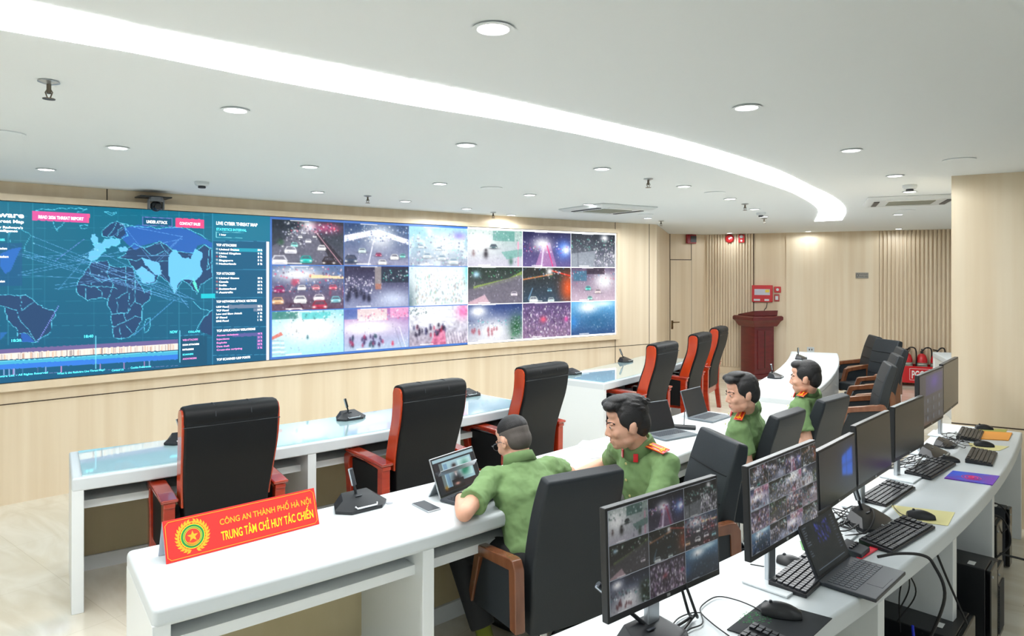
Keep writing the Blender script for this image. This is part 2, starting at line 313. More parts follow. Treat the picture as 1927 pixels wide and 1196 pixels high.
def grid_surface(mb, fn, nx, ny):
    """fn(i/nx, j/ny) -> point; j runs downward; one vertex per picture sample"""
    o = len(mb.v)
    for j in range(ny):
        for i in range(nx): mb.v.append(tuple(fn(i / (nx - 1), j / (ny - 1))))
    for j in range(ny - 1):
        for i in range(nx - 1):
            a = o + j * nx + i; mb.f.append((a, a + nx, a + nx + 1, a + 1))
# ------------------------------------------------------------------ materials
def wood_wall_mat(name, c1, c2, step=.0):
    m = mat(name, c1, .42, noise=((9, 9, .35), .16, c2)); return m
M_wall = wood_wall_mat('pale_oak_veneer', (230, 213, 186), (220, 200, 170))
M_wall2 = wood_wall_mat('pale_oak_veneer_pillar', (231, 216, 190), (223, 204, 174))
M_frame = mat('oak_frame', (229, 210, 182), .42, noise=((6, 6, .4), .2, (220, 199, 168)))
M_gap = mat('dark_joint', (60, 46, 34), .8)
M_ceil = mat('ceiling_white_paint', (234, 240, 243), .9)
M_white = mat('white_lacquer', (211, 218, 221), .42, coat=.0, spec=.35)
M_whiteg = mat('white_lacquer_side', (228, 233, 234), .3)
M_beige = mat('beige_modesty_board', (196, 184, 150), .45, noise=((3, 3, .8), .2, (180, 166, 128)))
M_glass = mat('pale_cyan_glass_top', (190, 222, 226), .04, coat=1, spec=.8)
M_black = mat('black_plastic', (26, 28, 32), .38)
M_black2 = mat('black_plastic_gloss', (18, 19, 22), .15)
M_dgrey = mat('dark_grey_plastic', (52, 56, 62), .45)
M_key = mat('key_caps', (44, 47, 52), .4)
M_keyl = mat('laptop_key_caps', (70, 76, 84), .4)
M_lapdark = mat('dark_laptop_shell', (52, 57, 64), .38)
M_silver = mat('silver_metal', (190, 195, 200), .3, metal=.8)
M_lapgrey = mat('grey_laptop_shell', (120, 128, 134), .35, metal=.4)
M_chrome = mat('chrome', (215, 218, 222), .12, metal=1)
M_leather = mat('black_leather', (15, 17, 19), .5, spec=.25, bump=(160, .25))
M_leather2 = mat('charcoal_leather', (36, 41, 45), .52, spec=.3, bump=(160, .2))
M_cherry = mat('cherry_red_wood', (170, 52, 22), .16, coat=.6, noise=((4, 4, 30), .25, (140, 34, 16)))
M_cherryside = mat('orange_red_wood_side', (192, 66, 26), .2, coat=.4, noise=((3, 20, 3), .25, (168, 50, 20)))
M_walnut = mat('walnut_wood', (122, 76, 50), .25, coat=.4, noise=((20, 20, 4), .25, (96, 56, 34)))
M_maroon = mat('maroon_lacquer', (112, 30, 32), .28, coat=.4, noise=((4, 4, 20), .25, (90, 20, 26)))
M_red = mat('red_paint', (200, 24, 34), .3, coat=.3)
M_redcard = mat('red_card', (232, 48, 44), .45)
M_yellow = mat('yellow_ink', (250, 226, 30), .5)
M_gold = mat('gold_ink', (244, 176, 40), .5)
M_green = mat('green_ink', (30, 140, 70), .5)
M_cablk = mat('cable_black', (20, 21, 24), .5)
M_shirt = mat('green_uniform_cloth', (112, 142, 92), .85, bump=(13, 1.0))
for _n in M_shirt.node_tree.nodes:
    if _n.type == 'BUMP': _n.inputs['Distance'].default_value = .003
    if _n.type == 'TEX_NOISE' and abs(_n.inputs['Scale'].default_value - 13) < .1: _n.inputs['Detail'].default_value = 1.5; _n.inputs['Distortion'].default_value = 1.2
M_trous = mat('dark_trousers_cloth', (24, 26, 28), .85)
M_skin = mat('skin', (220, 172, 148), .5, noise=((18, 18, 18), .3, (210, 158, 132)))
M_skin.node_tree.nodes['Principled BSDF'].inputs['Subsurface Weight'].default_value = .08
M_skin.node_tree.nodes['Principled BSDF'].inputs['Subsurface Scale'].default_value = .01
M_lip = mat('lips', (186, 104, 92), .4)
M_hair = mat('black_hair', (19, 18, 19), .58, bump=(220, 1.0))
M_buzz = mat('short_cropped_hair', (82, 76, 72), .8, bump=(400, .5))
M_eye = mat('eye_white', (235, 232, 228), .2)
M_iris = mat('dark_iris', (25, 16, 12), .15)
M_brow = mat('eyebrow', (36, 28, 26), .8)
M_shoe = mat('black_shoe_leather', (18, 18, 20), .25)
M_sock = mat('olive_sock', (96, 104, 22), .9)
M_paper = mat('white_paper', (238, 240, 240), .7)
M_led_on = mat('lamp_glow', (255, 255, 252), .5, emit=9)
M_strip = mat('light_strip_diffuser', (255, 255, 255), .5, emit=STRIP_E)
def floor_mat():
    m = bpy.data.materials.new('beige_marble_tiles'); m.use_nodes = True; nt = m.node_tree; b = nt.nodes['Principled BSDF']
    tc = nt.nodes.new('ShaderNodeTexCoord'); mp = nt.nodes.new('ShaderNodeMapping'); mp.inputs['Rotation'].default_value = (0, 0, R(38))
    nt.links.new(tc.outputs['Object'], mp.inputs[0])
    n = nt.nodes.new('ShaderNodeTexNoise'); n.inputs['Scale'].default_value = 1.3; n.inputs['Detail'].default_value = 8; n.inputs['Distortion'].default_value = 1.2
    ms = nt.nodes.new('ShaderNodeMapping'); ms.inputs['Scale'].default_value = (1, 3.5, 1); nt.links.new(mp.outputs[0], ms.inputs[0]); nt.links.new(ms.outputs[0], n.inputs[0])
    r = nt.nodes.new('ShaderNodeValToRGB'); r.color_ramp.elements[0].position = .38; r.color_ramp.elements[1].position = .62
    r.color_ramp.elements[0].color = lin((224, 216, 196)) + (1,); r.color_ramp.elements[1].color = lin((238, 233, 218)) + (1,)
    nt.links.new(n.outputs[0], r.inputs[0])
    br = nt.nodes.new('ShaderNodeTexBrick'); br.offset = 0; br.inputs['Scale'].default_value = 1; br.inputs['Brick Width'].default_value = .8; br.inputs['Row Height'].default_value = .8
    br.inputs['Mortar Size'].default_value = .0025; br.inputs['Color1'].default_value = (1, 1, 1, 1); br.inputs['Color2'].default_value = (.98, .98, .98, 1); br.inputs['Mortar'].default_value = (.88, .87, .84, 1)
    nt.links.new(mp.outputs[0], br.inputs[0])
    mx = nt.nodes.new('ShaderNodeMix'); mx.data_type = 'RGBA'; mx.blend_type = 'MULTIPLY'; mx.inputs[0].default_value = 1
    nt.links.new(r.outputs[0], mx.inputs[6]); nt.links.new(br.outputs[0], mx.inputs[7]); nt.links.new(mx.outputs[2], b.inputs['Base Color'])
    b.inputs['Roughness'].default_value = .07; b.inputs['Specular IOR Level'].default_value = .7; return m
M_floor = floor_mat()
# ------------------------------------------------------------------ the video wall's curve
WC = Vector((19.276, -18.402)); WR = 33.416
TH0 = math.atan2(5.46 - WC.y, -4.1 - WC.x)
def W(s, out=0.0, z=0.0):                       # s metres along the wall from the left edge of the frame; out = into the room
    th = TH0 - s / WR; r = WR - out; return Vector((WC.x + r * math.cos(th), WC.y + r * math.sin(th), z))
def wall_s(px):
    k = (px - CX) / F; a = 1 + k * k; b = -2 * (k * WC.x + WC.y); c = WC.length_squared - WR * WR
    z = (-b + math.sqrt(b * b - 4 * a * c)) / (2 * a); return (TH0 - math.atan2(z - WC.y, k * z - WC.x)) * WR
def wall_px(s, v):
    p = W(s); return CX + F * p.x / p.y, HY - (v - H) * F / p.y
def wall_strip(s0, s1, z0, z1, out0, out1, n=1):
    mb = MB(); N = max(1, int((s1 - s0) / .3)) if n == 1 else n
    rings = []
    for i in range(N + 1):
        s = s0 + (s1 - s0) * i / N; rings.append([tuple(W(s, out0, z0)), tuple(W(s, out1, z0)), tuple(W(s, out1, z1)), tuple(W(s, out0, z1))])
    return mb.loft(rings[::-1])
S_END = wall_s(1240)
# ------------------------------------------------------------------ room
CORNER = Vector((3.69, 13.1)); BW = Vector((.913, -.408)).normalized()      # back wall start and direction
B_END = CORNER + BW * 6.2
g = MB(); g.box((1, 5, -.1), (22, 22, .2)); structure('floor', g, M_floor, smooth=False)
g = MB(); g.box((1, 5, CEIL + .1), (22, 22, .2)); structure('ceiling', g, M_ceil, smooth=False)
# long wall around the screens: panels above, below and beside the screen, each set back a little from its oak surround
LV0, LV1 = .992, 2.465                         # screen bottom and top
SL = -3.0                                      # left end of the lit screen
SRt = wall_s(1159)
structure('wall_front', wall_strip(-7.5, S_END, 0, CEIL, -.25, -.05), M_wall, smooth=False)
structure('trim_1', wall_strip(SL - .08, SRt + .06, LV1, 2.518, -.05, .03), M_frame, smooth=False)
structure('trim_2', wall_strip(SL - .08, SRt + .06, .929, LV0, -.05, .03), M_frame, smooth=False)
structure('trim_3', wall_strip(SRt + .005, SRt + .06, LV0, LV1, -.05, .03), M_frame, smooth=False)
structure('trim_4', wall_strip(SL - .08, SL - .005, LV0, LV1, -.05, .03), M_frame, smooth=False)
structure('trim_5', wall_strip(-7.5, S_END, .812, .82, -.05, -.047), M_gap, smooth=False)
def seams():
    g = MB()
    for px, z0, z1 in ((1162, 2.518, CEIL), (1162, 0, .929), (1226, 0, CEIL), (204, 2.518, CEIL)):
        s = wall_s(px); m2 = wall_strip(s - .004, s + .004, z0, z1, -.05, -.047); g.add(m2.v, m2.f)
    structure('trim_6', g, M_gap, smooth=False)
seams()
# return wall, door wall, back wall
def wall_seg(a, b, z0, z1, t, flip=1):
    a = Vector(a[:2]); b = Vector(b[:2]); d = (b - a).normalized(); n = Vector((-d.y, d.x)) * flip
    return MB().prism([tuple(a), tuple(b), tuple(b + n * t), tuple(a + n * t)], z0, z1)
E1 = W(S_END, -.05).to_2d(); E2 = Vector((2.94, 12.8)); E3 = CORNER
structure('wall_left', wall_seg(E1, E2, 0, CEIL, .15), M_wall, smooth=False)
structure('wall_rear_left', wall_seg(E2, E3, 0, CEIL, .15), M_wall, smooth=False)
structure('wall_back', wall_seg(CORNER, B_END, 0, CEIL, .2), M_wall, smooth=False)
LE = W(-7.5, -.05).to_2d()
structure('wall_side', wall_seg((-8.2, -4), LE, 0, CEIL, .2), M_ceil, smooth=False)
structure('wall_rear', wall_seg((9.5, -4), (-8.2, -4), 0, CEIL, .2), M_ceil, smooth=False)
structure('wall_right', wall_seg(B_END, (9.5, -4), 0, CEIL, .2), M_ceil, smooth=False)
# door in the short wall
dd = (E3 - E2).normalized(); dn = Vector((dd.y, -dd.x))
g = MB(); zd = 2.135
a = E2 + dd * .03; b = E2 + dd * .50
g.prism([tuple(a), tuple(b), tuple(b + dn * .012), tuple(a + dn * .012)], .01, zd); door = structure('door_1', g, M_wall, smooth=False)
g = MB()
for q in (a - dd * .012, b): g.prism([tuple(q), tuple(q + dd * .012), tuple(q + dd * .012 + dn * .004), tuple(q + dn * .004)], 0, CEIL)
g.prism([tuple(a), tuple(b), tuple(b + dn * .004), tuple(a + dn * .004)], zd, zd + .014); structure('trim_7', g, M_gap, smooth=False)
hz = a + dd * .035 + dn * .012
g = MB()
hx = lambda t, o_, z: (hz.x + dd.x * t + dn.x * o_, hz.y + dd.y * t + dn.y * o_, z)
g.prism([tuple(hz - dd * .02), tuple(hz + dd * .02), tuple(hz + dd * .02 + dn * .008), tuple(hz - dd * .02 + dn * .008)], .84, 1.0)
g.tube([hx(0, .0, .97), hx(0, .05, .97)], .009); g.tube([hx(0, .045, .97), hx(.13, .045, .97)], .009); g.tube([hx(0, 0, .88), hx(0, .02, .88)], .016)
obj('door_handle', g, mat('bronze_metal', (120, 96, 66), .3, metal=.8), door)
# slatted panels on the back wall
BN = Vector((BW.y, -BW.x)).normalized()
if BN.y > 0: BN = -BN
def back_t(px):                                # distance along the back wall hit by the ray through column px
    k = (px - CX) / F; # CORNER + BW t : x = k y
    return (k * CORNER.y - CORNER.x) / (BW.x - k * BW.y)
def slats(name, p0, p1, z0, z1, pitch=.05):
    g = MB(); t = back_t(p0); t1 = back_t(p1)
    while t < t1:
        a = CORNER + BW * t; b = CORNER + BW * min(t + pitch * .55, t1)
        g.prism([tuple(a), tuple(b), tuple(b + BN * .035), tuple(a + BN * .035)], z0, z1); t += pitch
    structure(name, g, M_wall, smooth=False)
slats('trim_8', 1331, 1419, .13, CEIL); slats('trim_9', 1655, 1800, .0, CEIL, .062)
def back_box(p0, p1, z0, z1, o0, o1):
    a = CORNER + BW * back_t(p0); b = CORNER + BW * back_t(p1)
    return MB().prism([tuple(a + BN * o0), tuple(b + BN * o0), tuple(b + BN * o1), tuple(a + BN * o1)], z0, z1)
structure('trim_10', back_box(1331, 1419, 0, .12, 0, .035), M_frame, smooth=False)
structure('trim_11', back_box(1479.5, 1654, 0, CEIL, 0, .03), M_wall2, smooth=False)
structure('trim_12', back_box(1419, 1479.5, 0, CEIL, 0, .012), M_wall, smooth=False)
structure('trim_13', back_box(1418, 1419.3, .1, CEIL, .03, .034), M_gap, smooth=False)
# pillar on the right
PA = Vector((3.372, 5.24)); PD = Vector((.86, -.51)).normalized(); PN = Vector((.72, .70)).normalized()
structure('wall_pillar', MB().prism([tuple(PA), tuple(PA + PD * 2.2), tuple(PA + PD * 2.2 + PN * 1.0), tuple(PA + PN * 1.0)], 0, CEIL), M_wall2, smooth=False)
q = PA - PN * .002
structure('trim_14', MB().prism([tuple(q), tuple(q + PD * 2.2), tuple(q + PD * 2.2 + PN * .003), tuple(q + PN * .003)], .728, .737), M_gap, smooth=False)
# ------------------------------------------------------------------ video wall
led = thing('video_wall', 'long curved video wall glowing on the pale oak wall', 'video wall', tuple(W(4, 0, 0)))
obj('housing', wall_strip(SL, SRt, LV0 + .002, LV1 - .002, -.045, .0), M_black, led, world=True, smooth=False)
M_scr = screen_mat('video_wall_pixels', 1.15, .5, .2)
rng = np.random.default_rng(7)
mb = MB(); cols = []
sb = [wall_s(x) for x in (511, 647, 769, 880, 983, 1074, 1157.5)]
kinds = [['jam', 'flyover', 'haze', 'foggy', 'neon', 'square'], ['redjam', 'bikes', 'white', 'bend', 'orange', 'dusk'], ['snow', 'crowd', 'riders', 'tree', 'throng', 'sky']]
rowh = (LV1 - LV0 - .05) / 3
for r_ in range(3):
    for c_ in range(6):
        pc = finish(night_scene(kinds[r_][c_], rng, 132, 80), rng); v1 = LV1 - .025 - rowh * r_; s0, s1 = sb[c_] + .003, sb[c_ + 1] - .003
        m_ = .005
        grid_surface(mb, lambda u, v: W(s0 + (s1 - s0) * u, .004, v1 - m_ - (rowh - 2 * m_) * v), 132, 80)
        cols.append(np.concatenate([pc.lin().reshape(-1, 3), np.ones((132 * 80, 1))], 1))
obj('camera_feeds', mb, M_scr, led, world=True, smooth=False, colors=np.concatenate(cols))
edge = MB()
e1 = wall_strip(wall_s(880), SRt, LV0 + .006, LV1 - .006, 0, .002); obj('white_display_border', e1, mat('display_white', (250, 250, 255), .5, emit=1.0), led, world=True, smooth=False)
e2 = wall_strip(wall_s(508), wall_s(880) - .004, LV0 + .006, LV1 - .006, 0, .002); obj('blue_display_border', e2, mat('display_blue', (50, 92, 160), .5, emit=.7), led, world=True, smooth=False)
# threat map, drawn in the coordinates of a 1517 x 1196 sketch of the screen, then laid on the wall
def map_pic():
    ox = 1000; Wd, Hd = 2500, 1196; q = 1.0
    p = Pic(Wd // 2, Hd // 2, (.03, .42, .52), (.05, .33, .47))
    def P_(pts): return [((x + ox) / Wd, y / Hd) for x, y in pts]
    line_c = (.40, .84, .95)
    for x in range(-960, 1160, 67): p.line(*P_([(x, 150), (x, 930)]), .7, (.25, .62, .72), .5)
    for y in range(230, 930, 66): p.line(*P_([(-960, y), (1165, y - 18 + (.02 * y))]), .7, (.25, .62, .72), .5)
    land = (.13, .26, .42); hot = (.42, .76, .96); rus = (.16, .38, .70)
    africa = [(420, 640), (425, 590), (470, 520), (495, 480), (560, 470), (590, 465), (600, 490), (660, 505), (690, 500), (730, 505), (745, 560), (770, 600), (790, 640), (830, 625), (825, 670), (780, 720), (775, 800), (745, 860), (700, 890), (650, 895), (625, 890), (612, 800), (610, 750), (590, 715), (595, 680), (560, 670), (480, 685), (445, 665)]
    sam = [(-60, 660), (30, 655), (110, 660), (140, 655), (190, 690), (210, 710), (300, 745), (305, 770), (285, 800), (275, 860), (225, 890), (195, 915), (100, 905), (95, 850), (40, 790), (25, 720), (-40, 700)]
    eur = [(485, 460), (490, 410), (520, 400), (510, 370), (495, 345), (500, 320), (520, 320), (540, 360), (560, 370), (600, 355), (650, 345), (665, 375), (660, 400), (690, 400), (700, 430), (640, 440), (590, 425), (560, 440), (530, 465)]
    skan = [(560, 330), (560, 305), (600, 265), (640, 250), (680, 265), (690, 300), (700, 330), (660, 350), (620, 335), (590, 340)]
    asia = [(700, 400), (740, 375), (790, 400), (880, 360), (950, 410), (1060, 430), (1120, 380), (1160, 400), (1166, 560), (1100, 600), (1080, 650), (1040, 600), (1000, 570), (960, 650), (930, 590), (870, 545), (850, 590), (790, 595), (740, 520), (700, 460), (650, 450), (690, 430)]
    russia = [(680, 290), (760, 270), (860, 290), (960, 280), (1040, 300), (1120, 345), (1166, 370), (1166, 400), (1120, 375), (1085, 385), (1060, 430), (960, 410), (880, 360), (780, 385), (745, 410), (700, 380), (665, 340), (690, 320)]
    rg0 = random.Random(8)
    eur = [(500, 470), (485, 455), (490, 420), (515, 412), (522, 395), (508, 378), (535, 370), (560, 375), (575, 350), (600, 352), (612, 342), (632, 350), (655, 346), (660, 372), (640, 388), (612, 384), (600, 398), (575, 395), (578, 415), (560, 425), (545, 445), (528, 462)]
    for pts, c in ((africa, land), (sam, land), (asia, land), (skan, land), (russia, rus), (eur, hot)): p.poly(P_(pts), c, .95)
    p.poly(P_([(1095, 840), (1110, 790), (1165, 740), (1166, 880), (1110, 860)]), land, .95)
    for pts in ([(925, 460), (945, 405), (970, 410), (1000, 450), (1050, 455), (1070, 400), (1115, 430), (1100, 470), (1110, 540), (1070, 580), (1030, 570), (985, 580), (960, 650), (935, 590), (920, 520)],
                [(740, 520), (780, 500), (850, 550), (850, 585), (790, 595)], [(780, 450), (870, 475), (885, 540), (850, 545), (800, 490)], [(650, 395), (690, 388), (700, 412), (660, 420)], [(500, 320), (520, 318), (540, 355), (520, 375), (500, 360)]):
        q_ = []
        for a, b2 in zip(pts, pts[1:] + pts[:1]):
            n_ = max(1, int(math.hypot(b2[0] - a[0], b2[1] - a[1]) / 13))
            q_ += [(a[0] + (b2[0] - a[0]) * i_ / n_ + rg0.uniform(-4, 4), a[1] + (b2[1] - a[1]) * i_ / n_ + rg0.uniform(-4, 4)) for i_ in range(n_)]
        p.poly(P_(q_), hot, .98)
    rg = random.Random(3)
    def coast(pts, closed=True, al=.9):
        q_ = pts + ([pts[0]] if closed else [])
        for a, b in zip(q_, q_[1:]):
            n = max(1, int(math.hypot(b[0] - a[0], b[1] - a[1]) / 16)); pr = a
            for i in range(1, n + 1):
                t = i / n; c = (a[0] + (b[0] - a[0]) * t + rg.uniform(-4.5, 4.5), a[1] + (b[1] - a[1]) * t + rg.uniform(-4.5, 4.5)); p.line(*P_([pr, c]), 1.45, line_c, al); pr = c
    for pts in (africa, sam, asia, skan, eur): coast(pts)
    for pts in ([(490, 540), (560, 585), (620, 560), (690, 575), (745, 560)], [(600, 490), (590, 540), (620, 600), (590, 680)], [(495, 480), (500, 600)], [(690, 500), (690, 575), (700, 640), (640, 680), (650, 760), (700, 755), (710, 640)], [(520, 610), (560, 640), (560, 670)], [(440, 600), (500, 610), (590, 610), (640, 620)], [(610, 760), (680, 755), (690, 800), (630, 830), (612, 830)], [(690, 800), (740, 770), (775, 780)], [(740, 690), (780, 720)], [(745, 560), (740, 690), (700, 755)], [(655, 800), (665, 895)], [(690, 820), (720, 860)], [(470, 620), (470, 680)],
                [(30, 720), (90, 740), (110, 800), (160, 850), (195, 915)], [(110, 660), (120, 740), (190, 690)], [(100, 870), (150, 865), (180, 890)], [(590, 340), (620, 300), (640, 260)], [(640, 335), (650, 300), (680, 280)], [(700, 460), (745, 470), (780, 450)], [(870, 475), (920, 470)], [(880, 360), (900, 400), (930, 440)], [(790, 400), (830, 440), (900, 420)], [(1000, 570), (1040, 540)], [(1040, 600), (1060, 560), (1080, 600)]):
        coast(pts, False, .8)
    coast([(800, 790), (825, 780), (815, 850), (795, 860), (790, 830)]); coast([(310, 300), (350, 260), (430, 200), (480, 185), (400, 180), (270, 185), (200, 190), (240, 230), (290, 250)]); coast([(575, 200), (640, 205), (610, 218)], True); coast([(440, 275), (480, 270), (475, 290), (445, 290)])
    coast([(50, 320), (110, 290), (170, 330), (130, 400), (60, 380)], True, .6); coast([(690, 265), (740, 280), (830, 280), (860, 290), (960, 285), (1040, 295), (1140, 350)], False); coast([(1145, 480), (1150, 510), (1135, 520), (1150, 400), (1130, 380)], False); coast([(1060, 690), (1100, 730), (1150, 740)], False); coast([(1080, 850), (1110, 790), (1165, 735)], False)
    for i in range(30):
        a = rg.choice([(120, 300), (100, 450), (120, 560), (500, 400), (490, 440), (560, 520), (650, 560), (740, 590), (690, 290), (860, 560), (220, 330), (130, 480), (380, 340)]); b = rg.choice([(500, 360), (960, 660), (1050, 680), (980, 355), (1060, 440), (400, 450), (700, 510), (300, 605), (1035, 715), (930, 600), (530, 470)])
        a = (a[0] + rg.uniform(-50, 50), a[1] + rg.uniform(-50, 50)); b = (b[0] + rg.uniform(-30, 30), b[1] + rg.uniform(-25, 25)); p.line(*P_([a, b]), 1.0, (.47, .72, .95), .75)
        p.blob((a[0] + ox) / Wd, a[1] / Hd, .0015, .003, (.6, .9, 1), .9)
    p.line(*P_([(322, 715), (205, 915)]), 1.8, (.55, .6, .95), .9); p.line(*P_([(960, 680), (730, 880)]), 1.2, (.4, .7, .95), .9); p.line(*P_([(300, 470), (460, 350)]), 1.1, (.5, .6, .95), .9)
    # panels
    p.rect(*P_([(-200, 370)])[0], *P_([(122, 605)])[0], (.08, .34, .52), .75); p.poly(P_([(0, 430), (70, 400), (118, 395), (90, 450), (60, 520), (30, 540), (0, 500)]), (.16, .42, .75), .9)
    # time line
    def band(y0l, y0r, y1l, y1r, c, x0=-950, x1=985): p.poly(P_([(x0, y0l), (x1, y0r), (x1, y1l + (y1r - y1l)), (x0, y1l)]), c)
    k = lambda y, x: y + (x - 0) * -.058
    def bd(y0, y1, c): p.poly(P_([(-950, k(y0, -950)), (978, k(y0, 978)), (978, k(y1, 978)), (-950, k(y1, -950))]), c)
    bd(955, 978, (.42, .38, .58)); bd(978, 1012, (.92, .88, .84)); bd(1020, 1038, (.27, .68, .82)); bd(1038, 1065, (.20, .48, .85)); bd(1018, 1020.5, (.5, .9, .95)); bd(1098, 1100, (.4, .5, .7))
    for _ in range(300):
        x = rg.uniform(-940, 975); y0 = k(978, x) + rg.uniform(0, 10); p.line(*P_([(x, y0), (x, k(1011, x))]), .8, rg.choice([(.75, .5, .4), (.55, .5, .5), (.95, .7, .5), (.4, .35, .4)]), .8)
    for x in (20, 50, 72, 80, 125, 138, 205, 250, 335, 478, 548, 640, 680, 706, 792, 820, -90, -200, -320, -410): p.line(*P_([(x, k(1066, x)), (x, k(1098, x))]), 1.6, rg.choice([(.7, .8, 1), (.85, .6, .85)]), .9)
    for x, y0, y1 in ((132, 900, 1090), (525, 880, 1060), (987, 850, 1025)): p.line(*P_([(x, y0), (x, y1)]), 1.3, (.45, .85, .95), .9)
    p.rect(*P_([(990, 880)])[0], *P_([(1135, 1040)])[0], (.05, .3, .42), .8)
    p.line(*P_([(1135, 870), (1135, 1040)]), 1, (.3, .65, .8)); p.line(*P_([(990, 880), (1135, 868)]), 1, (.3, .65, .8))
    # right panel
    p.poly(P_([(1168, 205), (1475, 225), (1475, 1020), (1168, 1045)]), (.04, .34, .48)); p.line(*P_([(1168, 205), (1168, 1045)]), 1.2, (.3, .65, .8))
    p.poly(P_([(1168, 205), (1482, 222), (1482, 360), (1168, 355)]), (.04, .44, .55))
    p.poly(P_([(1463, 362), (1479, 362), (1479, 1015), (1463, 1017)]), (.95, .97, 1))
    for y in (356, 513, 668, 830, 985): p.line(*P_([(1170, y + 2), (1460, y + 4 - (y - 500) * .015)]), 1, (.25, .6, .75))
    p.poly(P_([(1280, 398), (1440, 402), (1440, 420), (1280, 418)]), (.1, .6, .7)); p.poly(P_([(1250, 710), (1440, 707), (1440, 725), (1250, 730)]), (.42, .5, .6)); p.poly(P_([(1390, 728), (1440, 726), (1440, 744), (1390, 746)]), (.42, .5, .6)); p.poly(P_([(1275, 868), (1440, 860), (1440, 878), (1275, 886)]), (.35, .36, .6)); p.poly(P_([(1408, 880), (1440, 878), (1440, 950), (1408, 952)]), (.35, .36, .6))
    for c, y in ((W1, 403), (W1, 424), ((.9, .3, .35), 444), ((.9, .9, .9), 463), (W1, 483), (W1, 562), ((.9, .4, .4), 582), ((.9, .85, .8), 601), ((.8, .3, .4), 620), (W1, 640)): p.blob((1191 + ox) / Wd, y / Hd, .0022, .0045, c, .95)
    # buttons
    p.poly(P_([(176, 195), (492, 210), (490, 260), (176, 245)]), (.84, .33, .6)); p.poly(P_([(477, 209), (492, 210), (490, 260), (477, 259)]), (.95, .35, .55)); p.poly(P_([(962, 233), (1118, 242), (1118, 290), (962, 283)]), (.92, .30, .52))
    for a, b in (((782, 228), (944, 236)), ((944, 236), (944, 280)), ((944, 280), (782, 272)), ((782, 272), (782, 228))): p.line(*P_([a, b]), 1.2, (.55, .5, .85))
    p.poly(P_([(784, 230), (942, 238), (942, 278), (784, 270)]), (.05, .33, .47))
    for a, b in (((1187, 310), (1337, 314)), ((1337, 314), (1337, 343)), ((1337, 343), (1187, 339)), ((1187, 339), (1187, 310))): p.line(*P_([a, b]), 1, (.5, .85, .9))
    p.rect(*P_([(1103, 648)])[0], *P_([(1180, 674)])[0], (.1, .8, .85), .9); p.poly(P_([(1062, 570), (1075, 590), (1090, 640), (1070, 620), (1058, 590)]), (.4, .95, .85), .9)
    p.poly(P_([(0, 860), (40, 860), (0, 905)]), (.2, .45, .8), .6); p.poly(P_([(118, 865), (150, 870), (195, 915), (120, 915)]), (.16, .38, .72), .9)
    return p, ox, Wd, Hd
mp_, ox, Wd, Hd = map_pic(); LM = mp_.lin()
nx, ny = 760, 300; s0, s1 = SL + .01, wall_s(508); mb = MB()
grid_surface(mb, lambda u, v: W(s0 + (s1 - s0) * u, .003, LV1 - .006 - (LV1 - LV0 - .012) * v), nx, ny)
def sk(px, py): return px * 1517 / 520, (py - 330) * 1196 / 410        # photo pixel -> sketch
cm = np.zeros((ny, nx, 4)); cm[..., 3] = 1
for i in range(nx):
    s = s0 + (s1 - s0) * i / (nx - 1); x0, ya = wall_px(max(s, -1.9), LV1 - .006); _, yb = wall_px(max(s, -1.9), LV0 + .006)
    xs, yA = sk(x0, ya); _, yB = sk(x0, yb)
    ii = int(min(max((xs + ox) / Wd * mp_.w, 0), mp_.w - 1)); jj = np.clip(((yA + (yB - yA) * np.linspace(0, 1, ny)) / Hd * mp_.h).astype(int), 0, mp_.h - 1)
    cm[:, i, :3] = LM[jj, ii]
obj('threat_map_picture', mb, M_scr, led, world=True, smooth=False, colors=cm.reshape(-1, 4))
M_txtw = mat('screen_text_white', (255, 255, 255), .5, emit=1.2); M_txtc = mat('screen_text_cyan', (80, 220, 235), .5, emit=1.0); M_txtp = mat('screen_text_pink', (215, 130, 190), .5, emit=.9)
def at_sketch(x, y):                       # sketch coordinates -> (s, v) on the wall
    px, py = x * 520 / 1517, 330 + y * 410 / 1196; s = wall_s(px); p = W(s); return s, H - (py - HY) * p.y / F
def wall_text(items, name, m):
    g = MB()
    for t, x0, x1, y, h in items:          # y: sketch base line at x0, h: sketch cap height
        sa, va = at_sketch(x0, y); sb_, _ = at_sketch(x1, y); _, vt = at_sketch(x0, y - h)
        vs, fs = fit_text(t, sa, sb_, va, vt - va, bold=(vt - va) * .035)
        g.add([tuple(W(v[0], .0075, v[1])) for v in vs], fs)
    obj(name, g, m, led, world=True, smooth=False)
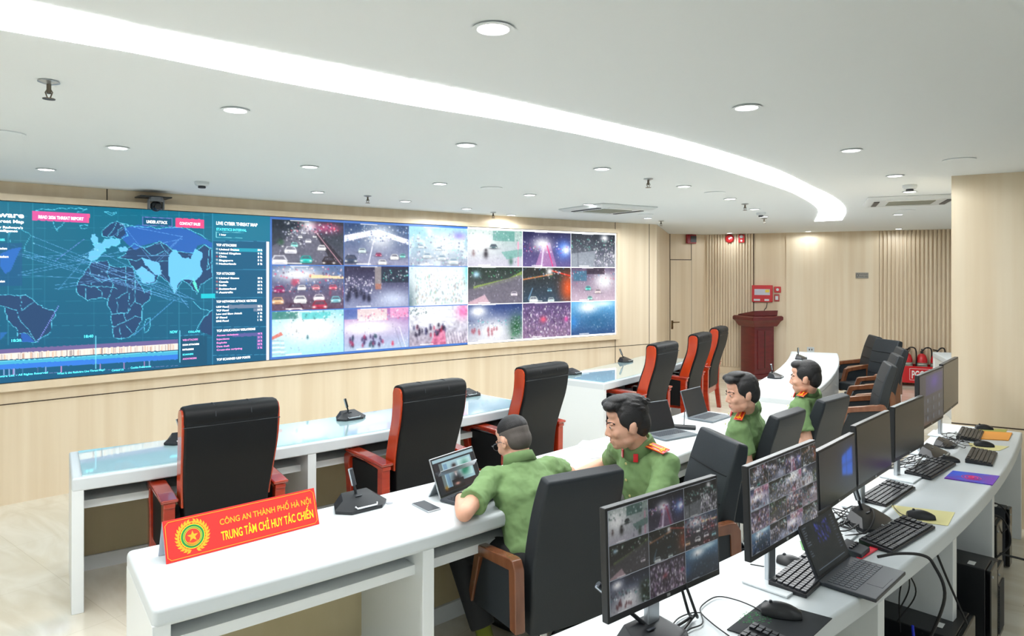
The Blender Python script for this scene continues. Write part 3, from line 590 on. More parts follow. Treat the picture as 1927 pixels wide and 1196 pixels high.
wall_text([('Radware', -120, 131, 222, 30), ('Live Threat Map', -110, 130, 253, 18), ('Powered by Radware\'s', -130, 125, 284, 13), ('Threat Intelligence', -110, 96, 304, 13),
           ('READ 2026 THREAT REPORT', 210, 458, 235, 17), ('UNDER ATTACK', 803, 918, 261, 16), ('CONTACT SALES', 985, 1098, 270, 15), ('LIVE CYBER THREAT MAP', 1186, 1412, 270, 18), ('1 hour', 1203, 1240, 329, 10),
           ('TOP ATTACKERS', 1186, 1297, 387, 13), ('TOP ATTACKED', 1186, 1288, 544, 13), ('TOP NETWORK ATTACK VECTORS', 1186, 1408, 698, 12), ('TOP APPLICATION VIOLATIONS', 1188, 1400, 858, 12), ('TOP SCANNED UDP PORTS', 1188, 1372, 1016, 12)] +
          [(t, 1201, 1201 + 8.5 * len(t), y, 10) for t, y in (('United States', 410), ('United Kingdom', 431), ('China', 449), ('Singapore', 470), ('Netherlands', 489), ('United States', 568), ('Canada', 588), ('India', 607), ('Switzerland', 627), ('Australia', 646))] +
          [(t, 1186, 1186 + 7.5 * len(t), y, 10) for t, y in (('UDP Flood', 726), ('TCP Flood', 746), ('Low and Slow Attack', 765), ('IP Flood', 785), ('DNS Flood', 804))] +
          [(t, 1413, 1438, y, 10) for t, y in (('30 %', 414), ('9 %', 433), ('8 %', 452), ('5 %', 470), ('5 %', 490), ('29 %', 568), ('25 %', 588), ('18 %', 607), ('15 %', 627), ('14 %', 646), ('75 %', 722), ('14 %', 741), ('6 %', 760), ('1 %', 779), ('1 %', 797))] +
          [('SOON ATTACKERS', 1001, 1092, 934, 9), ('INTRUDERS', 1001, 1062, 960, 9), ('Attackers', -20, 38, 405, 12), ('Attackers', -20, 46, 450, 12), ('Attackers', -20, 26, 586, 12)], 'white_screen_text', M_txtw)
wall_text([('STATISTICS INTERVAL', 1186, 1352, 301, 14), ('18:20', 62, 116, 913, 15), ('18:40', 461, 511, 890, 15), ('NOW', 932, 973, 866, 15), ('COLLAPSE', 1032, 1097, 863, 11), ('SCANNERS', 1001, 1060, 987, 9), ('COUNTRIES', -70, 25, 356, 12),
           ('\u00a9 Radware Ltd. - All Rights Reserved', -60, 262, 1112, 11), ('What is the Radware Live Threat Map?', 312, 574, 1092, 11), ('Contact Us', 612, 678, 1074, 11), ('Cookie Preferences', 716, 828, 1060, 11)], 'cyan_screen_text', M_txtc)
wall_text([('WEB ATTACKERS', 1001, 1085, 908, 10), ('ANONYMIZERS', 1001, 1078, 1011, 9)] + [(t, 1188, 1188 + 7 * len(t), y, 10) for t, y in (('Access violations', 882), ('Injections', 903), ('Exploits', 923), ('Data theft', 943), ('Cross-site scripting', 962))] +
          [(t, 1413, 1438, y, 10) for t, y in (('44 %', 872), ('21 %', 892), ('20 %', 912), ('10 %', 930), ('3 %', 950))], 'pink_screen_text', M_txtp)
# ------------------------------------------------------------------ ceiling fittings
def PC(px, py): return P(px, py, CEIL)
up_ = [(41, 0), (259, 48), (519, 98.6), (778, 150.5), (950, 185.5), (1127, 226), (1305, 269), (1457, 317), (1523, 348), (1569, 370.5), (1589, 388), (1591, 401), (1584, 413.6)]
lo_ = [(0, 53.5), (259, 98.6), (519, 150.5), (778, 197), (950, 225), (1127, 259), (1305, 302), (1406, 332.5), (1482, 358), (1513, 373), (1533, 386), (1541, 398), (1533, 416)]
U = [Vector((-5.0, -.95, CEIL)), Vector((-3.0, .50, CEIL))] + [PC(*p) for p in up_]; L_ = [Vector((-5.2, -.68, CEIL)), Vector((-3.22, .80, CEIL))] + [PC(*p) for p in lo_]
U = curve(U, 4); L_ = curve(L_, 4)
g = MB(); rings = [[(a.x, a.y, CEIL - .004), (b.x, b.y, CEIL - .004), (b.x, b.y, CEIL + .01), (a.x, a.y, CEIL + .01)] for a, b in zip(U, L_)]
g.loft(rings[::-1]); st = obj('ceiling_light_strip', g, M_strip, smooth=False); tag(st, 'long curved white light strip glowing in the ceiling', 'ceiling light')
# round downlights
ring = MB().lathe([(.05, 0), (.062, -.003), (.066, -.007), (.05, -.007), (.048, -.003)], 28)
lens = MB().lathe([(.0005, -.0045), (.049, -.0045), (.049, -.001), (.0005, -.001)], 28)
dl = thing('downlight', '', 'ceiling light', (0, 0, CEIL), 0, 'round downlights set in the ceiling')
obj('trim_ring', ring, M_ceil, dl); obj('diffuser', lens, M_led_on, dl)
ld = bpy.data.lights.new('downlight_lamp', 'SPOT'); ld.energy = DOWN_W; ld.shadow_soft_size = .045; ld.spot_size = R(178); ld.spot_blend = .3; ld.color = (.90, .96, 1.0)
ld2 = ld.copy(); ld2.energy = DOWN_W * .5; ld4 = ld.copy(); ld4.energy = DOWN_W * .5; ld3 = ld.copy(); ld3.energy = DOWN_W * 1.7
lo = bpy.data.objects.new('lamp', ld); COL.objects.link(lo); lo.parent = dl; lo.location = (0, 0, -.012)
spots = [(928, 52, 'largest round downlight, nearest, above the light strip at the top'), (1405, 201, 'downlight right of the strip, second largest, alone on the open ceiling'), (1602, 282, 'downlight in the row to the right of the strip, above its curved end'),
 (1684, 330, 'downlight just above the smoke detector near the pillar'), (443, 206, 'large downlight left of the strip, right of the sprinkler'), (222, 277, 'downlight on the left, second in the line toward the wall'), (87, 318, 'downlight at far left above the threat map'),
 (877, 272, 'downlight below the middle of the strip'), (583, 313, 'downlight above the top of the camera feeds, left of centre'), (1133, 317, 'downlight left of the small sprinkler, under the strip'), (828, 345, 'downlight left of the round speaker near the screen'),
 (598, 361, 'small downlight close to the wall above the first camera feeds'), (763, 378, 'small downlight close to the wall above the third camera feed'), (997, 366, 'small downlight right of the round speaker'), (1287, 350, 'downlight between the strip and the small sprinkler'),
 (878, 392, 'small downlight beside the wall above the fourth camera feed'), (1107, 384, 'small downlight directly above the left air conditioner'), (1374, 373.5, 'small downlight inside the bend of the strip'), (962, 404, 'small downlight by the wall whose beam brightens the oak'),
 (1219, 410, 'small downlight right of the left air conditioner'), (1420, 393, 'tiny downlight beside the far smoke detector'), (1437, 407, 'tiny downlight just behind the far smoke detector'), (1690, 403, 'small downlight behind the right air conditioner'),
 (1691, 430, 'tiny downlight at the top of the right slatted wall'), (1521, 435, 'tiny downlight at the back wall below the strip end'), (1373, 438, 'tiny downlight at the back wall above the red bell'), (1712, 360, 'downlight just under the smoke detector by the right air conditioner')]
first = True
for px, py, lab in spots:
    p = PC(px, py)
    if first: dl.location = p; dl['label'] = lab; first = False
    else:
        r_ = dup(dl, p, 0, lab)
        if p.y > 7.5 or p.y < 3.6:
            for k in list(COL.objects):
                if k.parent == r_ and k.type == 'LIGHT': k.data = ld4 if p.y < 3.6 else ld2 if (px, py) in ((1521, 435), (1691, 430), (1373, 438), (962, 404)) else ld3
for i, (x, y) in enumerate([(2.2, 1.2), (.2, -.8), (-3.2, 2.0), (-2.6, -1.6), (3.6, -.6), (6.5, 8.5), (5.6, 6.6), (2.4, -2.4), (-5, -1), (4.6, 2.0)]):
    dup(dl, (x, y, CEIL), 0, 'downlight beyond the edge of the picture')
lo.data = ld4
# sprinklers
sp = thing('fire_sprinkler', '', 'sprinkler', (0, 0, CEIL), 0, 'fire sprinklers in the ceiling')
obj('escutcheon', MB().lathe([(.005, -.001), (.035, -.001), (.038, -.006), (.015, -.014), (.005, -.014)], 20), M_silver, sp)
g = MB().cyl((0, 0, -.012), (0, 0, -.05), .008); g.tube([(-.004, 0, -.03), (-.014, 0, -.045), (-.004, 0, -.07)], .0025); g.tube([(.004, 0, -.03), (.014, 0, -.045), (.004, 0, -.07)], .0025)
g.lathe([(.003, -.073), (.022, -.072), (.022, -.069), (.003, -.068)], 16)
obj('nozzle', g, mat('brass_dark', (96, 88, 76), .35, metal=.7), sp)
for i, (px, py, lab) in enumerate([(92, 152, 'largest ceiling sprinkler, at upper left'), (692, 368, 'sprinkler near the wall above the second camera feed'), (1220, 336, 'sprinkler below the middle right of the strip'), (1402, 383, 'sprinkler inside the bend of the light strip'), (928, 399, 'tiny sprinkler near the wall above the camera feeds'), (1244, 415, 'tiny sprinkler where the ceiling meets the recessed door corner'), (1438, 410, 'tiny sprinkler beside the far smoke detector')]):
    if i == 0: sp.location = PC(px, py); sp['label'] = lab
    else: dup(sp, PC(px, py), 0, lab)
# smoke detectors
sd = thing('smoke_detector', '', 'smoke detector', (0, 0, CEIL), 0, 'smoke detectors on the ceiling')
obj('detector_body', MB().lathe([(.004, -.001), (.055, -.001), (.055, -.02), (.045, -.032), (.03, -.034), (.004, -.034)], 24), M_white, sd)
obj('sensor_grille', MB().lathe([(.004, -.034), (.028, -.034), (.03, -.048), (.026, -.052), (.004, -.052)], 24), M_dgrey, sd)
for i, (px, py, lab) in enumerate([(380, 342, 'smoke detector right of the black ceiling camera'), (1712, 348, 'smoke detector above the right air conditioner'), (1432, 400, 'small far smoke detector inside the bend of the strip')]):
    if i == 0: sd.location = PC(px, py); sd['label'] = lab
    else: dup(sd, PC(px, py), 0, lab)
# round ceiling speakers
cs = thing('ceiling_speaker', '', 'speaker', (0, 0, CEIL), 0, 'flat round ceiling speakers')
obj('speaker_rim', MB().lathe([(.085, -.001), (.095, -.001), (.097, -.006), (.085, -.008)], 32), M_ceil, cs)
obj('speaker_grille', MB().lathe([(.002, -.002), (.086, -.002), (.086, -.007), (.002, -.008)], 32), mat('speaker_mesh', (206, 210, 210), .8), cs)
for i, (px, py, lab) in enumerate([(1805, 300, 'round speaker grille above the pillar at right'), (8, 250, 'round speaker grille cut off at the left edge'), (925, 353, 'round speaker grille near the screen wall'), (1345, 362, 'round speaker grille inside the bend of the strip'), (1215, 403, 'round speaker grille beside the left air conditioner'), (1705, 395, 'round speaker grille behind the right air conditioner')]):
    if i == 0: cs.location = PC(px, py); cs['label'] = lab
    else: dup(cs, PC(px, py), 0, lab)
# cassette air conditioners
def cassette(px, py, rz, lab):
    t = thing('ceiling_air_conditioner', lab, 'air conditioner', tuple(PC(px, py)), rz, 'cassette air conditioners')
    g = MB(); g.loft([[(x * k, y * k, z) for x, y in ((-.40, -.40), (.40, -.40), (.40, .40), (-.40, .40))][::-1] for k, z in ((1.0, 0), (1.0, -.012), (.9, -.035))])
    obj('panel', g, M_white, t, bevel=.01)
    g = MB(); 
    for i in range(12): g.box((0, -.18 + .0327 * i, -.037), (.40, .017, .008))
    obj('intake_grille', g, mat('intake_grey', (150, 152, 140), .6), t)
    for k in range(4):
        M = Matrix.Rotation(k * math.pi / 2, 4, 'Z'); obj('air_vane', MB().box((0, -.31, -.036), (.48, .05, .012), M), M_dgrey if k % 2 else M_whiteg, t, bevel=.003)
cassette(1143, 391, R(32), 'left air conditioner, set in the ceiling above the last camera feed')
cassette(1712, 375, R(-24), 'right air conditioner, set in the ceiling near the pillar')
# motorised camera above the screen
s = wall_s(284); pw = W(s, .16, 0); t = thing('conference_camera', 'black swivelling video camera mounted above the threat map', 'camera', (pw.x, pw.y, 2.45), rz_of((WC - W(s).to_2d())))
obj('bracket', MB().box((0, -.08, .115), (.26, .2, .012)), M_black, t, bevel=.003)
g = MB().lathe([(.01, .11), (.055, .11), (.06, .09), (.058, .07), (.01, .07)], 24); obj('camera_base', g, mat('camera_grey', (110, 112, 116), .4), t)
g = MB().box((-.058, 0, .045), (.016, .05, .09)); g.box((.058, 0, .045), (.016, .05, .09)); obj('yoke', g, mat('camera_grey', (110, 112, 116), .4), t, bevel=.006)
g = MB().ell((0, 0, .03), (.048, .05, .048)); obj('camera_head', g, M_black, t)
obj('lens', MB().lathe([(.004, .02), (.026, .02), (.03, .0), (.026, -.004), (.004, -.002)], 20, Matrix.Translation((0, .035, .022)) @ Matrix.Rotation(R(-90), 4, 'X')), M_black2, t)
# ------------------------------------------------------------------ wall fittings
def on_back(px, py, out): 
    t_ = back_t(px); p = CORNER + BW * t_ + BN * out; return Vector((p.x, p.y, H - (py - HY) * (CORNER + BW * t_).y / F))
rzb = rz_of(BN)
def wallbox(name, lab, cat, px, py, w_, h_, d_, m, out=.0, group=None, loc=None, rz=None):
    p = loc or on_back(px, py, out); t = thing(name, lab, cat, tuple(p), rzb if rz is None else rz, group)
    obj('case', MB().box((0, d_ / 2, 0), (w_, d_, h_)), m, t, bevel=min(.008, d_ / 4)); return t
t = wallbox('fire_alarm_panel', 'red fire alarm control panel on the wall above the lectern', 'alarm panel', 1435, 552, .36, .31, .09, M_red, .012)
obj('display_plate', MB().box((.0, .092, .03), (.27, .006, .11)), mat('panel_grey', (196, 200, 214), .4), t)
obj('indicator_strip', MB().box((-.09, .097, .05), (.07, .006, .05)), mat('panel_yellow', (226, 200, 60), .4), t)
obj('label_plate', MB().box((.09, .092, -.115), (.11, .006, .035)), M_white, t); obj('label_plate', MB().box((-.08, .092, -.115), (.08, .006, .035)), M_white, t)
p = on_back(1444, 569, .03); q = on_back(1438, 588, .05)
tag(obj('cord', MB().tube(curve([p, (p + q) / 2 + Vector((.01, 0, 0)), q, q - Vector((0, 0, .5))]), .006), M_cablk), 'thin dark cord hanging from the red alarm panel behind the lectern', 'cord')
t = wallbox('call_point', 'upper small red call point beside the alarm panel', 'call point', 1463.5, 544.5, .115, .11, .05, M_red, .012); obj('button', MB().cyl((0, .05, 0), (0, .056, 0), .025), M_white, t)
t = wallbox('call_point', 'lower small red call point under the other one', 'call point', 1462, 560, .09, .13, .04, mat('dull_red', (170, 60, 58), .4), .012); obj('glass_plate', MB().box((0, .042, 0), (.05, .006, .07)), M_white, t)
t = thing('alarm_bell', 'round red alarm bell high on the slatted wall', 'alarm bell', tuple(on_back(1373.5, 449, .03)), rzb)
Mx = Matrix.Rotation(R(-90), 4, 'X')
obj('gong', MB().lathe([(.004, .0), (.03, .0), (.075, .02), (.08, .035), (.06, .06), (.004, .068)], 28, Mx), M_red, t); obj('nameplate', MB().cyl((0, .066, 0), (0, .07, 0), .018), M_white, t)
t = wallbox('alarm_beacon', 'red and white alarm beacon right of the round bell', 'alarm beacon', 1396, 449, .11, .15, .05, M_red, .03); obj('beacon_lens', MB().ell((0, .05, .035), (.035, .02, .03)), M_white, t); obj('sounder', MB().cyl((0, .05, -.04), (0, .056, -.04), .02), M_white, t)
pd_ = Pd(1285, 449, 12.85); t = wallbox('display_box', 'dark red display box above the hidden door', 'display box', 0, 0, .21, .17, .05, mat('dark_red', (150, 24, 34), .4), loc=E2.lerp(E3, .58).to_3d() + Vector((dn.x * .02, dn.y * .02, H + .51 * 1.29)), rz=rz_of(dn))
obj('display', MB().box((-.035, .053, 0), (.13, .006, .12)), M_black, t)
t = wallbox('room_sign', 'small grey metal sign plate alone on the oak back wall', 'sign', 1622, 518, .2, .1, .012, mat('sign_grey', (140, 138, 132), .4, metal=.3), .03)
g = MB(); g.add(*[(lambda vf: ([(-v[0], .0135, v[1]) for v in vf[0]], [f[::-1] for f in vf[1]]))(fit_text('PHÒNG', -.05, .085, .012, .022))][0]); g.add(*[(lambda vf: ([(-v[0], .0135, v[1]) for v in vf[0]], [f[::-1] for f in vf[1]]))(fit_text('TRUNG TÂM', -.05, .085, -.03, .022))][0])
g.tube([(.075 + .018 * math.cos(a), .013, .0 + .03 * math.sin(a)) for a in [i * math.pi / 8 for i in range(17)]], .003)
obj('lettering', g, M_black, t, smooth=False)
t = wallbox('wall_socket', 'small white wall plate low on the oak back wall', 'wall socket', 1525.5, 657, .12, .09, .012, M_white, .03); obj('socket_holes', MB().box((.02, .012, 0), (.02, .004, .03)).box((-.02, .012, 0), (.02, .004, .03)), M_dgrey, t)
# ------------------------------------------------------------------ lectern
lp = P(1432, 706, 0); t = thing('lectern', 'maroon wooden lectern standing before the back wall', 'lectern', (lp.x - .14, lp.y - .22, 0), R(200))
g = MB(); g.prism([(-.3, .22), (.3, .22), (.34, -.05), (.3, -.25), (-.3, -.25), (-.34, -.05)], .08, 1.0); obj('body', g, M_maroon, t, bevel=.006); t.scale = (.71, .8, 1)
obj('plinth', MB().box((0, -.01, .04), (.74, .58, .08)), M_maroon, t, bevel=.01)
g = MB(); rr = [(.35, .27, .93), (.39, .3, .98), (.42, .32, 1.02), (.47, .35, 1.05), (.47, .35, 1.1), (.44, .33, 1.12)]
g.loft([[(-a, -b, z), (a, -b, z), (a, b, z), (-a, b, z)] for a, b, z in rr]); obj('cornice', g, M_maroon, t, bevel=.006)
g = MB(); g.loft([[(-.36, -.27, 1.12), (.36, -.27, 1.12), (.36, .27, 1.12), (-.36, .27, 1.12)], [(-.37, -.28, 1.14), (.37, -.28, 1.14), (.37, .28, 1.22), (-.37, .28, 1.22)]]); obj('desk_top', g, M_maroon, t, bevel=.008)
obj('front_panel', MB().box((0, .225, .52), (.42, .02, .7)), M_maroon, t, bevel=.008); obj('front_panel', MB().box((0, .237, .52), (.02, .01, .66)), M_gap, t)
# ------------------------------------------------------------------ fire extinguishers in their red stand
ex = thing('fire_extinguisher', '', 'fire extinguisher', (0, 0, 0), 0, 'red fire extinguishers in the stand by the slatted wall')
obj('cylinder', MB().lathe([(.01, 0), (.075, 0), (.08, .02), (.08, .36), (.06, .43), (.025, .46), (.01, .46)], 24), M_red, ex)
obj('label_band', MB().lathe([(.0812, .13), (.0815, .14), (.0815, .3), (.0812, .31)], 24), mat('extinguisher_label', (205, 205, 195), .6, noise=((3, 3, 60), .1, (70, 90, 70))), ex)
g = MB().cyl((0, 0, .46), (0, 0, .50), .022); g.box((0, .03, .52), (.02, .14, .02)); g.box((0, .03, .49), (.02, .12, .012)); obj('valve', g, M_black, ex)
obj('hose', MB().tube(curve([(0, -.02, .49), (.06, -.03, .56), (.13, 0, .54), (.14, .02, .40), (.12, .04, .2)]), .011), M_cablk, ex)
bx0 = P(1738, 722, 0); t = thing('extinguisher_stand', 'red metal stand lettered PCCC holding fire extinguishers', 'stand', (bx0.x - .1, bx0.y - .18, 0), rzb)
g = MB(); g.box((0, .18, .2), (.8, .015, .28)); g.box((0, -.14, .2), (.8, .015, .28)); g.box((-.393, .02, .2), (.015, .33, .28)); g.box((.393, .02, .2), (.015, .33, .28)); g.box((0, .02, .068), (.8, .33, .016)); obj('tray', g, M_red, t, bevel=.003)
for x in (-.36, .36):
    for y in (-.12, .16): obj('foot', MB().box((x, y, .03), (.04, .04, .06)), M_black, t)
g = MB(); vf = fit_text('PCCC', -.2, .04, -.06, .13, bold=.004); g.add([(-v[0] + .0, .1885, v[1] + .2) for v in vf[0]], [f[::-1] for f in vf[1]])
for i, tx in enumerate(('SỞ', '114')):
    vf = fit_text(tx, .07, .19, .01 - i * .075, .055, bold=.002); g.add([(-v[0], .1885, v[1] + .2) for v in vf[0]], [f[::-1] for f in vf[1]])
for a, b in (((-.23, -.09), (.23, -.09)), ((-.23, .1), (.23, .1)), ((-.23, -.09), (-.23, .1)), ((.23, -.09), (.23, .1)), ((.055, -.09), (.055, .1)), ((.055, .0), (.23, .0))): g.tube([(-a[0], .188, a[1] + .2), (-b[0], .188, b[1] + .2)], .003, 6)
obj('lettering', g, M_paper, t, smooth=False)
Mr = Matrix.Rotation(rzb, 3, 'Z')
for i, (x, lab) in enumerate(((.25, 'leftmost fire extinguisher, partly behind the chair backs'), (.035, 'middle fire extinguisher in the red stand'), (-.17, 'rightmost fire extinguisher in the red stand'))):
    q = Vector(t.location) + Mr @ Vector((x, .02, .08))
    if i == 0: ex.location = q; ex.rotation_euler = (0, 0, rzb + 2.6); ex['label'] = lab
    else: dup(ex, q, rzb + 2.6 + .4 * i, lab)
# ------------------------------------------------------------------ desks
def arc_desk(name, lab, c, Ri, Ro, pa, pb, dividers, glass=False, closed=False, panel=True, group='curved white desk rows'):
    """c centre of the arc, Ro chair-side radius, pa / pb world points that give the end angles"""
    c = Vector(c); a0 = math.atan2(pa[1] - c.y, pa[0] - c.x); a1 = math.atan2(pb[1] - c.y, pb[0] - c.x)
    rm = (Ri + Ro) / 2; am = (a0 + a1) / 2; t = thing(name, lab, 'desk', (c.x + rm * math.cos(am), c.y + rm * math.sin(am), 0), 0, group)
    n = max(8, int((a1 - a0) * rm / .12)); sg = 1 if Ro > Ri else -1
    pt = lambda r, a, z: (c.x + r * math.cos(a), c.y + r * math.sin(a), z)
    def arc(r0, r1, z0, z1, b0=a0, b1=a1):
        k = max(2, int(n * (b1 - b0) / (a1 - a0))); g = MB()
        g.loft([[pt(r0, b0 + (b1 - b0) * i / k, z0), pt(r1, b0 + (b1 - b0) * i / k, z0), pt(r1, b0 + (b1 - b0) * i / k, z1), pt(r0, b0 + (b1 - b0) * i / k, z1)] for i in range(k + 1)][::(-1 if (r1 - r0) * 1 > 0 else 1)]); return g
    tt = .058 / rm
    obj('top', arc(Ri, Ro, TOP - .075, TOP), M_white, t, world=True, bevel=.02 if c == CB else .012, seg=3)
    for b0, b1 in ((a0, a0 + tt), (a1 - tt, a1)): obj('end_panel', arc(Ri + sg * .004, Ro - sg * .004, 0, TOP - .06, b0, b1), M_whiteg, t, world=True, bevel=.004)
    for px in dividers:
        b = ang_at(c, Ro, px); obj('divider', arc(Ri + sg * .02, Ro - sg * .006, 0, TOP - .07, b - tt / 2, b + tt / 2), M_whiteg, t, world=True, bevel=.003)
    if panel:
        obj('modesty_panel', arc(Ri + sg * .03, Ri + sg * .048, .09, TOP - .07, a0 + tt, a1 - tt), M_beige, t, world=True)
        obj('back_panel', arc(Ri + sg * .012, Ri + sg * .029, .0, TOP - .07, a0 + tt, a1 - tt), M_whiteg, t, world=True)
        obj('plinth', arc(Ri + sg * .03, Ri + sg * .065, .0, .09, a0 + tt, a1 - tt), M_whiteg, t, world=True)
        obj('front_rail', arc(Ri + sg * .05, Ro - sg * (.07 if c == CB else .13), .56 if c == CB else .54, .602 if c == CB else .585, a0 + tt, a1 - tt), M_whiteg, t, world=True)
    if closed: obj('front_panel', arc(Ro - sg * .03, Ro - sg * .008, 0, TOP - .07, a0 + tt, a1 - tt), M_whiteg, t, world=True)
    if glass: obj('glass_top', arc(Ri + sg * .03, Ro - sg * .03, TOP, TOP + .006, a0 + .05 / rm, a1 - .05 / rm), M_glass, t, world=True)
    return t
def ang_at(c, r, px):
    """angle of the point on the circle (nearest crossing) that lies on the view line through column px"""
    k = (px - CX) / F; A = 1 + k * k; B = -2 * (k * c.x + c.y); C = c.length_squared - r * r; D = math.sqrt(B * B - 4 * A * C)
    z = (-B - D) / (2 * A); return math.atan2(z - c.y, k * z - c.x)
CA = Vector((-11.848, 17.767)); CB = Vector((-11.832, 16.656)); CC = Vector((-10.07, 15.778))
def onarc(c, r, px):
    a = ang_at(c, r, px); return Vector((c.x + r * math.cos(a), c.y + r * math.sin(a)))
deskA = arc_desk('desk', 'glass topped curved desk at left with three red wood chairs', CA, 16.21, 16.90, (-2.42, 3.75), onarc(CA, 16.9, 1008), (588, 862), glass=True)
deskA2 = arc_desk('desk', 'far glass topped curved desk below the last camera feeds', CA, 16.0, 16.72, (.91, 7.02), onarc(CA, 16.72, 1305), (1262,), glass=True)
deskB = arc_desk('desk', 'middle curved white desk carrying the red name board', CB, 17.255, 17.87, (-1.215, 2.30), onarc(CB, 17.87, 1442), (808, 1225))
deskB2 = arc_desk('desk', 'empty curved white desk in front of the lectern', CB, 17.25, 17.87, (2.545, 6.15), (4.65, 9.70), (), closed=True)
deskC = arc_desk('desk', 'nearest curved white desk crowded with computer monitors', CC, 17.03, 17.52, (-.9, .78), (3.625, 4.86), (1662, 1800, 1872))
deskC2 = arc_desk('desk', 'white desk end showing between the pillar and the extinguishers', CC, 17.19, 17.6, (5.6, 8.3), (6.35, 9.75), (), closed=True)
# ------------------------------------------------------------------ chairs
def ribbon(poly_c, th, w0, w1):
    """slab that follows a side profile [(y,z,thickness,half width)]"""
    rings = []
    n = len(poly_c)
    for i, (y, z, t_, hw) in enumerate(poly_c):
        a = Vector(poly_c[max(i - 1, 0)][:2]); b = Vector(poly_c[min(i + 1, n - 1)][:2]); d = (b - a).normalized(); nn = Vector((-d.y, d.x)) * t_ / 2
        k = 6; pts = []
        f = Vector((y, z)) + nn * -1; r_ = Vector((y, z)) + nn
        pts = [(-hw, f.x, f.y), (-hw * .5, f.x + .006, f.y), (hw * .5, f.x + .006, f.y), (hw, f.x, f.y), (hw, r_.x, r_.y), (hw * .5, r_.x - .004, r_.y), (-hw * .5, r_.x - .004, r_.y), (-hw, r_.x, r_.y)]
        rings.append(pts)
    return MB().loft(rings)
def sm(prof, n=4):
    P4 = [Vector(p) for p in prof]; out = []
    q = [P4[0] * 2 - P4[1]] + P4 + [P4[-1] * 2 - P4[-2]]
    for i in range(1, len(q) - 2):
        for k in range(n):
            t = k / n; a, b, c, d = q[i - 1], q[i], q[i + 1], q[i + 2]
            out.append(tuple(.5 * ((2 * b) + (c - a) * t + (2 * a - 5 * b + 4 * c - d) * t * t + (3 * b - a - 3 * c + d) * t ** 3)))
    return out + [tuple(P4[-1])]
def boss_chair(label):
    t = thing('conference_armchair', label, 'chair', group='red wood armchairs at the glass topped desks')
    # backrest profile, y forward, z up
    prof = sm([Vector((-.215, .34, .11, .215)), Vector((-.205, .48, .14, .222)), Vector((-.215, .62, .15, .230)), Vector((-.265, .78, .14, .240)), Vector((-.315, .92, .135, .246)), Vector((-.335, 1.03, .14, .248)), Vector((-.338, 1.10, .14, .248))])
    obj('backrest', ribbon(prof, 0, 0, 0), M_leather, t, bevel=.012)
    # rolled head cushion
    g = MB(); ks = 14; rings = []
    for i in range(9):
        x = -.250 + .500 * i / 8; k = 1.0 if 0 < i < 8 else .9
        rings.append([(x, -.340 + .077 * k * math.copysign(abs(math.cos(2 * math.pi * j / ks)) ** .7, math.cos(2 * math.pi * j / ks)), 1.10 + .060 * k * math.copysign(abs(math.sin(2 * math.pi * j / ks)) ** .8, math.sin(2 * math.pi * j / ks))) for j in range(ks)])
    g.loft(rings); obj('head_cushion', g, M_leather, t, bevel=.008)
    g = MB()
    for x in (-.094, .094): g.tube([(x, -.340 + .0785 * math.cos(a), 1.10 + .0615 * math.sin(a)) for a in [math.pi * (.0 + i / 8) for i in range(9)]], .003, 6)
    g.tube([(-.255, -.409, 1.052), (.255, -.409, 1.052)], .003, 6); obj('piping', g, M_leather2, t)
    for sx in (-1, 1):
        poly = [(y - .0, z) for y, z, a, b in prof if z > .5]
        g = MB(); rings = []
        for y, z, th, hw in prof:
            if z < .56: continue
            k = th * .38; x = hw * sx - .004 * sx; kk = 1
            rings.append([(x - .0 * sx, y - k * kk, z), (x + .016 * sx, y - k * kk, z), (x + .016 * sx, y + k * kk, z), (x - .0 * sx, y + k * kk, z)])
        for dz_, kk in ((.022, .92), (.036, .7), (.044, .35)):
            z = 1.095 + dz_; k = .14 * .38; x = .2435 * sx; y = -.338
            rings.append([(x, y - k * kk, z), (x + .016 * sx, y - k * kk, z), (x + .016 * sx, y + k * kk, z), (x, y + k * kk, z)])
        g.loft(rings if sx > 0 else [r_[::-1] for r_ in rings]); obj('side_panel', g, M_cherryside, t, bevel=.004)
        # arm: top rail, front post and rear post in one wooden frame, leather infill
        x = .30 * sx; W_ = .062
        fr = MB(); outer = sm([Vector((-.30, .645)), Vector((-.1, .66)), Vector((.08, .668)), Vector((.2, .655)), Vector((.262, .60)), Vector((.255, .5)), Vector((.215, .36)), Vector((.225, .2)), Vector((.245, .02))]) if False else None
        top = [(-.285, .60), (-.285, .63), (-.05, .64), (.15, .645), (.215, .64), (.258, .61), (.262, .56), (.235, .46), (.225, .36), (.24, .2), (.25, .0), (.185, .0), (.175, .2), (.155, .34), (.165, .46), (.19, .55), (.18, .6), (.14, .62), (-.05, .618), (-.22, .6)]
        fr.prism(top, x - W_ / 2, x + W_ / 2, axis='x'); obj('arm_frame', fr, M_cherry, t, bevel=.008)
        g = MB().prism([(-.29, .628), (.2, .638), (.235, .648), (.2, .668), (-.05, .662), (-.30, .65)], x - .045, x + .045, axis='x'); obj('armrest', g, M_cherry, t, bevel=.01)
        g = MB().prism([(-.21, .61), (-.275, .61), (-.27, .3), (-.30, .0), (-.245, .0), (-.205, .3)], x - .03, x + .03, axis='x'); obj('leg', g, M_cherry, t, bevel=.006)
        g = MB().prism([(.17, .6), (.16, .45), (.155, .3), (-.22, .3), (-.22, .6)], x - .014, x + .014, axis='x'); obj('arm_infill', g, M_leather, t, bevel=.006)
    g = MB().box((0, .0, .3), (.56, .50, .08)); obj('seat_apron', g, M_cherry, t, bevel=.01)
    g = MB(); rings = []
    for i in range(7):
        y = -.2 + .46 * i / 6; k = math.sin(math.pi * (.15 + .7 * i / 6)); rings.append([(-.265, y, .34), (.265, y, .34), (.265, y, .42 + .02 * k), (.14, y, .45 + .03 * k), (-.14, y, .45 + .03 * k), (-.265, y, .42 + .02 * k)])
